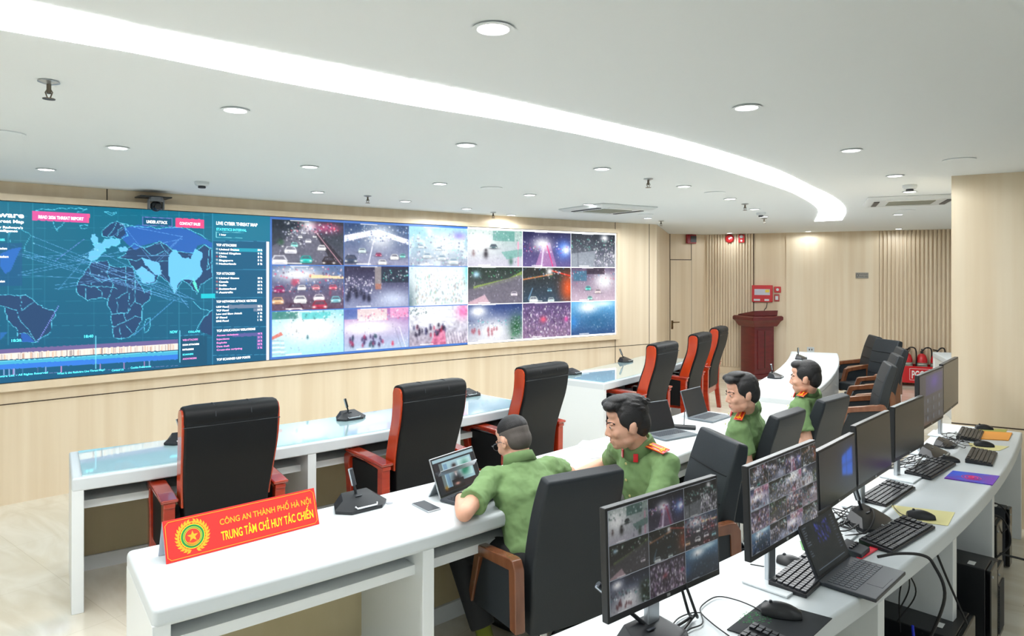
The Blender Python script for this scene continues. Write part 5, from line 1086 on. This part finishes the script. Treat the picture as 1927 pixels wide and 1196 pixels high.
for sx in (-1, 1):
    for k in range(13):
        a = R(-80 + k * 12.5); r_ = .052; cx_, cy_ = ex_ + sx * r_ * math.cos(a), ey_ + r_ * math.sin(a); aa = a + R(70)
        for off in (-.35, .35):
            b_ = aa + off; dx, dy = math.cos(b_), math.sin(b_); l_ = .022
            pts = [(0, 0), (l_ * .5 * dx - .005 * dy, l_ * .5 * dy + .005 * dx), (l_ * dx, l_ * dy), (l_ * .5 * dx + .005 * dy, l_ * .5 * dy - .005 * dx)]
            g.add([face(cx_ + sx * px, cy_ + py, .0018 + .0002 * (k % 2)) for px, py in pts], [(0, 1, 2, 3) if sx < 0 else (3, 2, 1, 0)])
obj('emblem_wreath', g, M_gold, t, smooth=False)
obj('emblem_disc', disc(.0001, .047, .0022), M_yellow, t, smooth=False); obj('emblem_ring', disc(.036, .044, .0026), M_green, t, smooth=False); obj('emblem_ring', disc(.031, .034, .0026), M_green, t, smooth=False); obj('emblem_centre', disc(.0001, .029, .0028), mat('emblem_red', (222, 60, 40), .5), t, smooth=False)
g = MB(); st_ = [(ex_ + (.022 if k % 2 == 0 else .009) * math.sin(k * math.pi / 5), ey_ + (.022 if k % 2 == 0 else .009) * math.cos(k * math.pi / 5)) for k in range(10)]
g.add([face(x, y, .0034) for x, y in st_] + [face(ex_, ey_, .0034)], [(10, (k + 1) % 10, k) for k in range(10)]); obj('emblem_star', g, M_gold, t, smooth=False)
g = MB()
for k in range(3): g.tube([face(ex_ + (.026 + .004 * k) * math.sin(a), ey_ - (.026 + .005 * k) * math.cos(a), .003) for a in [R(-45 + 10 * i) for i in range(10)]], .0012, 6)
obj('emblem_gear', g, M_gold, t, smooth=False)
# ------------------------------------------------------------------ people
def blobmesh(name, mb, m, t, voxel=.007, smooth=6, kind=None):
    o = obj(name, mb, m, t, world=True, smooth=True, angle=180)
    r = o.modifiers.new('Remesh', 'REMESH'); r.mode = 'VOXEL'; r.voxel_size = voxel; r.use_smooth_shade = True
    s_ = o.modifiers.new('Smooth', 'SMOOTH'); s_.iterations = smooth; s_.factor = .5; return o
V = Vector
def ring_loft(rings, n=20):
    """rings: (centre, right axis, forward axis, half width, half depth)"""
    return [[tuple(c + r_ * a * math.cos(2 * math.pi * i / n) + f_ * b * math.sin(2 * math.pi * i / n)) for i in range(n)] for c, r_, f_, a, b in rings]
def frame(Fw):
    Fw = V(Fw).normalized(); Rt = Fw.cross(V((0, 0, 1))).normalized(); Up = Rt.cross(Fw).normalized(); return Rt, Fw, Up
def MM(c, fr): Rt, Fw, Up = fr; M = Matrix.Identity(4); M.col[0][:3] = Rt; M.col[1][:3] = Fw; M.col[2][:3] = Up; M.col[3][:3] = c; return M
def hand(mb, wrist, d, up, side, curl=.5, s=1.0):
    """d: along the hand, up: back of the hand, side: +1 when the thumb lies on d x up"""
    d = V(d).normalized(); up = (V(up) - d * V(up).dot(d)).normalized(); sd = d.cross(up).normalized() * side
    pc = wrist + d * .045 * s; M = Matrix.Identity(4); M.col[0][:3] = sd; M.col[1][:3] = d; M.col[2][:3] = up; M.col[3][:3] = pc
    mb.ell((0, 0, 0), (.040 * s, .052 * s, .015 * s), M); mb.ell((0, .02 * s, 0), (.041 * s, .03 * s, .014 * s), M)
    for k, (off, L) in enumerate(((.030, .072), (.010, .080), (-.010, .075), (-.029, .060))):
        p = pc + sd * off * s + d * .036 * s; a = .12 + .1 * k * curl; r = .0088 * s
        for j in range(3):
            a += (.35, .6, .45)[j] * curl * 1.2; q = p + (d * math.cos(a) - up * math.sin(a) + sd * off * .9) * L * s * (.45, .32, .25)[j]; mb.cap(tuple(p), tuple(q), r, r * .92); p = q; r *= .92
    p = pc + sd * .03 * s - d * .025 * s; q = p + (sd * .7 + d * .6 - up * .2).normalized() * .036 * s; mb.cap(tuple(p), tuple(q), .0125 * s, .0105 * s); q2 = q + (sd * .25 + d * .9 - up * .15).normalized() * .03 * s; mb.cap(tuple(q), tuple(q2), .0105 * s, .009 * s)
def person(label, loc, pelvis, neck, head, Ff, torsoF, sh, arms, legs, hair='thick', glasses=False, tabs=True, board=(1, 1), sleeve=.72, shoes=True, hs=1.0, hhair=0):
    t = thing('person', label, 'person', (loc[0], loc[1], 0), 0, 'officers in green shirts at the middle desk')
    pelvis, neck, head = V(pelvis), V(neck), V(head); fr = frame(Ff); Rt, Fw, Up = fr; M = MM(head, fr)
    Tr, Tf, Tu = frame((torsoF[0], torsoF[1], 0)); sp = (neck - pelvis); spn = sp.normalized(); Tf2 = (Tf - spn * Tf.dot(spn)).normalized(); Tr2 = Tf2.cross(spn).normalized()
    shL, shR = neck - Tr2 * sh[0] - spn * .055 + Tf2 * sh[1], neck + Tr2 * sh[0] - spn * .055 + Tf2 * sh[1]
    # body: head, neck, core, arms and hands in one continuous skin
    b = MB(); E_ = lambda c, r: b.ell([c[0] * hs, c[1] * hs, c[2] * hs], [x * hs for x in r], M)
    E_((0, -.012, .028), (.075, .094, .088)); E_((0, .022, -.018), (.064, .070, .080)); E_((0, .030, -.062), (.052, .056, .050)); E_((0, .060, -.092), (.026, .022, .019))
    for s_ in (-1, 1):
        E_((s_ * .043, .014, -.064), (.018, .034, .024)); E_((s_ * .036, .060, -.026), (.024, .024, .024)); E_((s_ * .027, .077, .022), (.024, .010, .008)); E_((s_ * .071, -.004, -.010), (.010, .018, .024))
        E_((s_ * .077, -.010, -.006), (.007, .019, .030)); E_((s_ * .080, -.018, .006), (.007, .012, .018)); E_((s_ * .012, .090, -.038), (.009, .011, .008)); E_((s_ * .031, .076, .002), (.016, .012, .010))
    hc = lambda p, q, r, r2: b.cap(tuple(M @ (V(p) * hs)), tuple(M @ (V(q) * hs)), r * hs, r2 * hs)
    hc((0, .084, .014), (0, .101, -.030), .0075, .0105); hc((-.015, .081, -.062), (.015, .081, -.062), .009, .009); hc((-.013, .079, -.074), (.013, .079, -.074), .009, .009); E_((0, .050, .058), (.052, .036, .034))
    nb_ = neck - spn * .02; nt = M @ V((0, -.028, -.060)); b.cap(tuple(nb_), tuple(nt), .054 * hs, .049 * hs)
    b.cap(tuple(pelvis + spn * .1), tuple(neck - spn * .14), .09, .10); b.cap(tuple(neck - spn * .13 - Tr2 * .08), tuple(neck - spn * .13 + Tr2 * .08), .075, .075)
    for S_, (el, wr, hd, hup, side, curl) in zip((shL, shR), arms):
        el, wr = V(el), V(wr); b.cap(tuple(neck - spn * .1), tuple(S_), .06, .045); b.cap(tuple(S_), tuple(el), .044, .040); b.cap(tuple(el), tuple(el.lerp(wr, .35)), .040, .040); b.cap(tuple(el.lerp(wr, .35)), tuple(wr), .040, .027); hand(b, wr, hd, hup, side, curl)
    # legs inside the same skin
    for hip, kn, an, toe in legs:
        b.cap(tuple(pelvis), tuple(hip), .08, .07); b.cap(tuple(hip), tuple(kn), .065, .045); b.cap(tuple(kn), tuple(an), .045, .032); b.cap(tuple(an), tuple(V(an) + (V(toe) - V(an)) * .6), .03, .028)
    blobmesh('body', b, M_skin, t, .0052, 3)
    # shirt
    g = MB(); ch = pelvis + sp * .62; sb_ = neck - spn * .07
    g.loft(ring_loft([(pelvis - spn * .06, Tr2, Tf2, .172, .128), (pelvis + spn * .04, Tr2, Tf2, .168, .128), (pelvis + sp * .3, Tr2, Tf2, .158, .122), (ch, Tr2, Tf2, .178, .128), (neck - spn * .12, Tr2, Tf2, .185, .112), (sb_ + spn * .01, Tr2, Tf2, .14, .085), (neck + spn * .004, Tr2, Tf2, .076, .070), (neck + spn * .026, Tr2, Tf2, .060, .059)])[::1])
    for S_, (el, wr, *_r) in zip((shL, shR), arms):
        el = V(el); m_ = S_.lerp(el, sleeve); g.ell(tuple(S_ - spn * .012), (.066, .066, .064)); g.cap(tuple(S_), tuple(S_.lerp(el, .45)), .062, .061); g.tube([S_.lerp(el, .4), m_], .061, 16, .068)
        g.cap(tuple(neck - spn * .075), tuple(S_ + spn * .005), .058, .058)
    sm_ = blobmesh('shirt', g, M_shirt, t, .0075, 5)
    tx = bpy.data.textures.get('folds') or bpy.data.textures.new('folds', 'CLOUDS'); tx.noise_scale = .07; tx.noise_depth = 2
    dm = sm_.modifiers.new('Folds', 'DISPLACE'); dm.texture = tx; dm.strength = .024; dm.mid_level = .5; dm.texture_coords = 'GLOBAL'
    # collar
    g = MB(); n = 22; cols_ = []
    for k, (rr, zz) in enumerate(((.064, -.005), (.064, .044), (.071, .042), (.084, -.006))):
        cols_.append([tuple(neck + Tr2 * (rr + .002) * math.cos(2 * math.pi * i / n) + Tf2 * ((rr - .002) * math.sin(2 * math.pi * i / n) + .004) + spn * (zz - .040 * max(0, math.sin(2 * math.pi * i / n)) ** 2)) for i in range(n)])
    g.loft(cols_, closed=False); co = obj('collar', g, M_shirt, t, world=True); so = co.modifiers.new('Thick', 'SOLIDIFY'); so.thickness = .004
    for s_, on in zip((-1, 1), board):
        S_ = shL if s_ < 0 else shR
        if on:
            a = neck + Tr2 * s_ * .088 + spn * .012; e = S_ + Tr2 * s_ * .012 + spn * .062; d = (e - a); L = d.length; d.normalize(); f2 = (Tf2 - d * Tf2.dot(d)).normalized(); u2 = d.cross(f2) * (1 if d.cross(f2).dot(spn) > 0 else -1)
            Mb = Matrix.Identity(4); Mb.col[0][:3] = d; Mb.col[1][:3] = f2; Mb.col[2][:3] = u2; Mb.col[3][:3] = (a + e) / 2 + u2 * .012
            bd_ = obj('shoulder_board', MB().box((0, 0, 0), (.122, .052, .006), Mb), M_red, t, world=True, bevel=.003)
            g = MB().box((0, 0, .0045), (.105, .006, .003), Mb); g.box((0, .021, .0035), (.112, .003, .003), Mb); g.box((0, -.021, .0035), (.112, .003, .003), Mb); g.box((.04, 0, .0045), (.008, .03, .003), Mb); g.box((.028, 0, .0045), (.006, .022, .003), Mb)
            g.lathe([(.001, .004), (.008, .004), (.008, .008), (.001, .008)], 8, Mb @ Matrix.Translation((-.045, 0, 0))); ob_ = obj('gold_braid', g, M_gold, bd_, world=False)
            L_ = V(t.location)
            for v_ in ob_.data.vertices: v_.co -= L_
        if tabs:
            c = neck + Tr2 * s_ * .048 + Tf2 * .072 - spn * .018; Mb = Matrix.Identity(4); Mb.col[0][:3] = Tr2; Mb.col[1][:3] = (spn - Tf2 * .3).normalized(); Mb.col[2][:3] = Tf2; Mb.col[3][:3] = c
            Mb = Mb @ Matrix.Rotation(R(25 * s_), 4, 'Y')
            obj('collar_tab', MB().box((0, 0, .006), (.026, .040, .006), Mb), M_red, t, world=True, bevel=.002)
    # front placket and buttons
    g = MB()
    for q in (.2, .38, .56, .74, .9):
        c = pelvis + sp * q + Tf2 * (.128 if q < .8 else .105); Mb = Matrix.Identity(4); Mb.col[0][:3] = Tr2; Mb.col[1][:3] = spn; Mb.col[2][:3] = Tf2; Mb.col[3][:3] = c; g.lathe([(.001, 0), (.007, 0), (.007, .004), (.001, .005)], 12, Mb)
    obj('shirt_buttons', g, mat('brass_button', (220, 214, 150), .3, metal=.3), t, world=True)
    # trousers, belt, shoes
    g = MB(); g.ell(tuple(pelvis - V((0, 0, .02))), (.17, .17, .11))
    for hip, kn, an, toe in legs:
        g.cap(tuple(pelvis - V((0, 0, .02))), tuple(hip), .10, .088); g.cap(tuple(hip), tuple(kn), .088, .066); e = V(kn).lerp(V(an), .82); g.tube([kn, e], .066, 16, .062); g.ell(tuple(kn), (.066,) * 3)
    blobmesh('trousers', g, M_trous, t, .009, 4)
    g = MB().loft(ring_loft([(pelvis - spn * (.035 - .03 * k), Tr2, Tf2, .176, .134) for k in range(2)], 28)); obj('belt', g, M_black, t, world=True)
    for hip, kn, an, toe in legs:
        an, toe = V(an), V(toe); f3 = (toe - an); f3.z = 0; f3.normalize(); Mb = MM(V((an.x, an.y, 0)) + f3 * .06, frame(tuple(f3)))
        g = MB(); rings = []
        for i in range(8):
            u = i / 7; y = -.13 + .27 * u; wv = .042 * (math.sin(math.pi * (.18 + .7 * u)) ** .6); hv = .085 - .045 * u if u < .9 else .03
            rings.append([(wv * math.cos(a), y, .0 if k_ > 6 else max(.004, hv * math.sin(a) ** .7 if math.sin(a) > 0 else .004)) for k_, a in [(k_, math.pi * k_ / 6) for k_ in range(7)]] + [(-wv * .8, y, 0), (wv * .8, y, 0)])
        g.loft(rings, M=Mb); obj('shoe', g, M_shoe, t, world=True, bevel=.004)
        obj('sock', MB().tube([an.lerp(V(kn), .0) + V((0, 0, -.02)), V(an).lerp(V(kn), .3)], .040, 14), M_sock, t, world=True)
    # face details
    def HO(name, mb, m): return obj(name, mb, m, t, world=True)
    for s_ in (-1, 1):
        ec_ = V((s_ * .030, .0800, .003)) * hs; e = HO('eye', MB().ell(tuple(ec_), (.0105 * hs, .0085 * hs, .0058 * hs), M), M_eye)
        L_ = V(t.location)
        ir = obj('iris', MB().ell(tuple(ec_ + V((0, .0052, -.0005)) * hs), (.0050 * hs, .0040 * hs, .0050 * hs), M), M_iris, e)
        for v_ in ir.data.vertices: v_.co -= L_
        g = MB().tube([M @ (V((s_ * (.030 + x), .0905 - abs(x - .001) * .35 , .0085 - abs(x) * .28)) * hs) for x in (-.013, -.006, 0, .006, .013)], .0016, 6); HO('eyelid', g, M_brow)
        g = MB(); g.tube([M @ (V((s_ * x, y, z)) * hs) for x, y, z in ((.012, .0900, .022), (.024, .0885, .0275), (.038, .078, .027), (.048, .066, .020))], .0030, 8); HO('eyebrow', g, M_brow)
    g = MB().tube([M @ (V((x, .0885 - abs(x) * .38, -.0635 + abs(x) * .05)) * hs) for x in (-.022, -.012, 0, .012, .022)], .0042, 8); g.tube([M @ (V((x, .0870 - abs(x) * .38, -.0725)) * hs) for x in (-.017, -.009, 0, .009, .017)], .0046, 8); HO('lips', g, M_lip)
    # hair
    g = MB(); h_ = lambda c, r: g.ell([x * hs for x in c], [x * hs for x in r], M)
    if hair == 'buzz':
        h_((0, -.022, .040), (.0765, .090, .0825)); h_((0, -.050, .0), (.071, .058, .07))
        o = blobmesh('hair', g, M_buzz, t, .006, 2); g = MB(); g.ell((0, -.022, .058), (.0765, .0905, .070), M); o = blobmesh('hair_top', g, M_hair, t, .006, 2)
    else:
        th = .012 if hair == 'thick' else .006
        h_((0, -.022, .048 + th / 2), (.078, .090 + th / 2, .078 + th)); h_((0, -.060, .005), (.072, .052 + th / 2, .080)); h_((0, .040, .098), (.058, .050, .026 + th))
        for s_ in (-1, 1): h_((s_ * .064, -.012, .038), (.018, .060, .048)); h_((s_ * .071, .006, .005), (.008, .012, .030))
        if hhair: h_((-.018, .070, .100), (.045, .034, .026)); h_((.024, .060, .108), (.038, .04, .024)); h_((.0, .02, .125), (.055, .06, .02)); h_((.04, .035, .105), (.03, .05, .024))
        if hair == 'thick':
            rg = random.Random(int(head.x * 1000))
            for k in range(60):
                a = rg.uniform(0, 6.28); e = rg.uniform(.25, 1.45); r0 = V((.074 * math.cos(e) * math.cos(a), -.02 + .09 * math.cos(e) * math.sin(a), .055 + .083 * math.sin(e)))
                if r0.y > .05 and r0.z < .105: continue
                r1 = r0 + V((rg.uniform(-.01, .01), -.030, -.006 if r0.y < 0 else .006)); g.cap(tuple(M @ (r0 * hs)), tuple(M @ (r1 * hs)), .0085, .005)
        blobmesh('hair', g, M_hair, t, .0045, 2)
    if glasses:
        g = MB()
        for s_ in (-1, 1):
            g.tube([M @ V((s_ * .032 + .023 * math.cos(a), .103 - .18 * abs(.0), .000 + .018 * math.sin(a))) for a in [i * math.pi / 10 for i in range(21)]], .0016, 6)
            g.tube([M @ V((s_ * .055, .101, .006)), M @ V((s_ * .076, .085, .008)), M @ V((s_ * .085, .0, .008)), M @ V((s_ * .083, -.025, -.008))], .0018, 6)
        g.tube([M @ V((-.009, .105, .003)), M @ V((0, .107, .006)), M @ V((.009, .105, .003))], .0016, 6); HO('spectacles', g, M_dgrey)
    return t
def legset(pelvis, F2, spread=.11, thigh=.40, foot=.08, dz=(0, 0)):
    pelvis = V(pelvis); Rt, Fw, Up = frame((F2[0], F2[1], 0)); out = []
    for i, s_ in enumerate((-1, 1)):
        hip = pelvis + Rt * s_ * .09 - V((0, 0, .02)); kn = V((hip.x, hip.y, .52)) + Fw * thigh + Rt * s_ * (spread - .09); an = V((kn.x, kn.y, .09)) + Fw * (foot + dz[i]); out.append((tuple(hip), tuple(kn), tuple(an), tuple(an + Fw * .15 - V((0, 0, .06)))))
    return out
HZ = TOP + .045
# 1: man with glasses at the tablet
pel = V((.13, 3.28, .55)); F1 = V((-.5, .87, 0)).normalized(); R1 = V((.87, .5, 0))
el = V((-.215, 3.075, .80)); wr = V((-.245, 3.275, .805)); er = V((.30, 3.62, .82)); wrr = V((.02, 3.62, .80))
lg = legset(pel, (-.75, .66), .16, .40, -.22, (.0, .15))
person('man in glasses with cropped hair, green shirt, leaning over the tablet, back to the camera', pel, pel, (.04, 3.42, .935), (.006, 3.48, 1.025), (-.62, .70, -.46), (-.5, .87), (.17, .02),
       [(el, wr, (.3, .75, -.05), (0, 0, 1), 1, .9), (er, wrr, (-.8, .3, -.05), (0, 0, 1), -1, .6)], lg, 'buzz', True, board=(0, 0), hs=1.0)
# 2: man with red shoulder boards looking left
pel = V((.76, 3.50, .55)); el = V((.66, 3.14, .74)); wr = V((.47, 3.26, .62)); er = V((.57, 3.88, .81)); wrr = V((.35, 3.70, .79))
person('man with thick black hair and red shoulder boards, sitting sideways and looking left', pel, pel, (.640, 3.42, 1.015), (.565, 3.37, 1.135), (-.99, -.10, -.16), (-.86, -.5), (.17, .0),
       [(el, wr, (-.9, .2, -.1), (0, 0, 1), 1, .6), (er, wrr, (-.9, -.1, -.05), (0, 0, 1), -1, .5)], legset(pel, (-.9, -.1), .12, .36, .02), 'thick', False, board=(1, 1), hs=1.04, hhair=1)
# 3: man behind the laptop, profile to the left
pel = V((1.55, 4.50, .55)); el = V((1.46, 4.25, .70)); wr = V((1.28, 4.38, .62)); er = V((1.62, 4.78, .72)); wrr = V((1.42, 4.78, .62))
person('man seated at the grey laptop facing left with parted black hair', pel, pel, (1.50, 4.39, 1.005), (1.44, 4.28, 1.125), (-.99, -.08, -.14), (-.80, .50), (.17, .0),
       [(el, wr, (-.6, .6, -.05), (0, 0, 1), 1, .7), (er, wrr, (-.9, .1, -.05), (0, 0, 1), -1, .6)], legset(pel, (-.7, .7), .12, .38, .0), 'short', False, board=(1, 1), hs=1.0, hhair=1)
# 4: farthest man
pel = V((2.14, 5.03, .55)); el = V((2.06, 4.76, .70)); wr = V((1.90, 4.90, .62)); er = V((2.28, 5.30, .72)); wrr = V((2.1, 5.32, .62))
person('farthest man, seen from behind his ear, at the right end of the middle desk', pel, pel, (2.155, 4.98, 1.005), (2.12, 4.94, 1.122), (-.86, .48, -.08), (-.75, .6), (.165, .0),
       [(el, wr, (-.6, .7, -.05), (0, 0, 1), 1, .7), (er, wrr, (-.9, .1, -.05), (0, 0, 1), -1, .6)], legset(pel, (-.7, .7), .12, .38, .0), 'short', False, board=(1, 1), hs=1.0)
# dark watch on the first man's wrist
pw_ = V((-.243, 3.255, .804)); tag(obj('wrist_watch', MB().tube([pw_ - V((.001, .008, 0)), pw_ + V((.001, .008, 0))], .033, 16), M_black), 'black watch on the left wrist of the man with glasses', 'watch')
# ------------------------------------------------------------------ computers and cables under the near desk
def tower(label, px, py, dirv, dims=(.17, .40, .37), z=0, m=None, ribs=False, lay=False, loc=None, group='black desktop computers under the near desk'):
    p = loc if loc is not None else P(px, py, 0); w_, d_, h_ = dims
    t = thing('desktop_computer', label, 'computer', (p[0], p[1], z), rz_of(dirv), group)
    obj('case', MB().box((0, 0, h_ / 2 + .01), (w_, d_, h_)), m or M_black, t, bevel=.005)
    obj('front_bezel', MB().box((0, d_ / 2 + .012, h_ / 2 + .01), (w_ * .98, .024, h_ * .99)), M_black2, t, bevel=.006)
    if ribs:
        g = MB()
        for i in range(26): g.box((0, d_ / 2 + .026, .05 + i * (h_ - .12) / 26), (w_ * .8, .006, .004))
        obj('vent_ribs', g, M_dgrey, t, smooth=False)
    g = MB(); 
    for i in range(4): g.box(((-1) ** (i // 2) * w_ * .4, (-1) ** i * d_ * .4, .005), (.02, .02, .01))
    obj('feet', g, M_black2, t)
    obj('sticker', MB().box((w_ * .2, d_ * .32, h_ + .0108), (.05, .03, .001)), M_paper, t)
    obj('power_button', MB().cyl((w_ * .3, d_ / 2 + .022, h_ * .93), (w_ * .3, d_ / 2 + .028, h_ * .93), .006), M_silver, t)
    return t
tw = thing  # keep short
def desk_pt(r, px): return onarc(CC, r, px)
ox_ = lambda px, r: tuple(desk_pt(r, px)) 
TD = (.72, -.69)
tower('tall black computer with ribbed front, standing at the right under the near desk', 0, 0, TD, (.17, .38, .37), ribs=True, loc=(2.36, 3.66))
tower('black computer with white stickers, left of the ribbed one under the desk', 0, 0, TD, (.17, .36, .42), loc=(2.24, 3.52))
tower('dark computer standing behind the others against the desk divider', 0, 0, TD, (.18, .30, .45), loc=(2.66, 4.02))
tower('slim grey computer farthest right under the near desk', 0, 0, TD, (.09, .34, .37), loc=(3.05, 4.50), m=M_dgrey)
tower('large black computer lying flat under the desk by the blue cable', 0, 0, TD, (.38, .42, .22), loc=(1.66, 2.86))
tower('flat black computer lying behind the blue cable', 0, 0, TD, (.32, .40, .30), loc=(1.86, 3.18))
def cable(label, pts, r=.004, m=None, n=8, name='cable', group='computer cables of the near desk'):
    return tag(obj(name, MB().tube(curve(pts, n), r, 8), m or M_cablk), label, 'cable', group)
zc = Z0 + .006
D = lambda x, y, z=zc: P(x, y, z)
def on_path(*a): return [tuple(P(x, y, z)) for x, y, z in a]
cable('thick black cable arching from the laptop over the desk edge', on_path((1652, 1047, .77), (1690, 1041, .775), (1735, 1044, .77), (1757, 1062, .74)) + [tuple(P(1757, 1062, .74) + V((.03, -.02, -.12))), tuple(P(1757, 1062, .74) + V((-.02, .03, -.36)))], .006)
cable('cable hanging under the desk edge to the lying computer', [tuple(P(1764, 1044, .66)), tuple(P(1764, 1044, .66) + V((.05, .0, -.12))), tuple(P(1764, 1044, .66) + V((.13, .0, -.3)))], .005)
cable('bright blue network cable under the near desk', [(1.52, 2.80, .30), (1.62, 2.86, .27), (1.72, 2.93, .28), (1.76, 3.0, .33)], .006, mat('cable_blue', (40, 60, 220), .4))
cable('grey mouse cable curving from the mouse pad round to the first monitor', on_path((1448, 1158, zc), (1420, 1142, zc), (1385, 1128, zc), (1350, 1122, zc), (1325, 1135, zc), (1318, 1150, zc), (1340, 1172, zc), (1372, 1196, zc)), .0022)
cable('grey loop of cable on the desk under the first monitor', on_path((1318, 1150, zc), (1322, 1172, zc), (1300, 1182, zc), (1285, 1190, zc), (1262, 1186, zc), (1275, 1164, zc), (1300, 1153, zc), (1318, 1152, zc + .004)), .0022)
mon = V((.50, 2.06, .9)); cable('pair of black cables dropping from the back of the first monitor', [tuple(mon + V((.02, .05, .02))), tuple(mon + V((.04, .03, -.06))), tuple(P(1300, 1160, zc + .01)), tuple(P(1270, 1180, zc + .002))], .0045)
cable('black cable beside the pair under the first monitor', [tuple(mon + V((.035, .05, .02))), tuple(mon + V((.065, .03, -.07))), tuple(P(1308, 1156, zc + .01)), tuple(P(1285, 1185, zc + .002))], .0045)
rg = random.Random(9)
def nest(label, cx_, cy_, sx, sy, n=9, r=.003):
    g = MB()
    for k in range(n):
        pts = []
        x, y = cx_ + rg.uniform(-sx, sx) * .5, cy_ + rg.uniform(-sy, sy) * .5
        for j in range(6): pts.append(tuple(P(x, y, zc + rg.uniform(0, .035)))); x = cx_ + rg.uniform(-sx, sx); y = cy_ + rg.uniform(-sy, sy)
        g.tube(curve(pts, 7), r, 6)
    tag(obj('cable_tangle', g, M_cablk), label, 'cable', 'cable tangles on the near desk')['kind'] = 'stuff'
nest('black cable tangle left of the microphone behind the dark laptop', 1598, 975, 34, 24, 7)
nest('black cable tangle behind the fourth keyboard', 1712, 868, 40, 14, 4, .0022)
nest('thin cable tangle near the farthest keyboard', 1792, 828, 30, 14, 5, .002)
cable('thin mouse cable on the yellow sheet', on_path((1712, 972, zc), (1695, 966, zc), (1684, 956, zc), (1680, 948, zc)), .0018)
cable('black loop of cable right of the microphone', on_path((1602, 956, zc + .01), (1625, 950, zc + .03), (1642, 958, zc + .05), (1645, 975, zc + .05), (1630, 1000, zc + .01), (1590, 1008, zc)), .0035)
cable('black cable across the far part of the near desk', on_path((1800, 812, zc), (1785, 820, zc), (1810, 836, zc), (1830, 838, zc)), .002)
cable('black cable from the laptop to the desk back', on_path((1586, 1006, zc), (1568, 996, zc), (1580, 984, zc), (1600, 975, zc)), .0035)
cable('thin black line standing in for the edge shadow of the second monitor foot', on_path((1412, 1061, zc), (1440, 1066, zc), (1468, 1072, zc)), .0025)  # dark tube laid in place of the monitor foot's edge shadow
for k, (a, b_, c_) in enumerate((((1690, 1050), .30, .10), ((1700, 1040), .28, .05), ((1712, 1052), .34, -.02))):
    s_ = P(a[0], a[1], .66); cable('thin cables hanging below the desk edge over the lying computers', [tuple(s_), tuple(s_ + V((c_, .04, -.16))), tuple(s_ + V((c_ * .3, .06, -b_)))], .003)
q = V((2.80, 3.95)); cable('black cable looping out in front of the computers at right', [(q.x - .05, q.y - .1, .30), (q.x + .1, q.y - .16, .26), (q.x + .12, q.y - .2, .12), (q.x - .0, q.y - .22, .06)], .006)
cable('black cable looping between the computers near the desk end', [(q.x - .12, q.y + .05, .55), (q.x + .06, q.y + .06, .52), (q.x + .09, q.y + .02, .42), (q.x - .06, q.y - .02, .34), (q.x - .14, q.y + .0, .38)], .004)
cable('second cable loop between the computers near the desk end', [(q.x - .2, q.y - .05, .50), (q.x - .02, q.y - .06, .49), (q.x + .01, q.y - .1, .36), (q.x - .1, q.y - .12, .27)], .005)
# flask and small black things on the floor under the middle desk
p = P(1398, 1040, 0); p = V((1.25, 3.78, 0)); t = thing('thermos_flask', 'white flask with dark lid standing on the floor behind the second monitor', 'flask', tuple(p))
obj('flask_body', MB().lathe([(.002, 0), (.035, 0), (.037, .01), (.037, .24), (.03, .26), (.002, .26)], 24), M_white, t); obj('lid', MB().lathe([(.002, .26), (.031, .26), (.031, .30), (.002, .303)], 24), M_black, t)
p = V((1.40, 4.05, 0)); t = thing('bag', 'black bag on the floor beside the flask', 'bag', tuple(p)); g = MB().ell((0, 0, .12), (.2, .14, .12)); obj('bag_body', g, M_black, t)
obj('strap', MB().tube(curve([(-.1, -.1, .18), (-.12, -.18, .1), (-.05, -.25, .03), (.05, -.22, .01)]), .012), M_black, t)
# a carton beyond the monitors
p = P(1724, 815, 0); t = thing('white_carton', 'small white box standing on the floor beyond the fifth monitor', 'box', (p.x + .35, p.y + 1.2, 0), R(30)); obj('carton', MB().box((0, 0, .14), (.22, .2, .28)), M_paper, t, bevel=.004); obj('tape', MB().box((0, 0, .2805), (.22, .05, .001)), mat('tape', (210, 205, 190), .3), t)
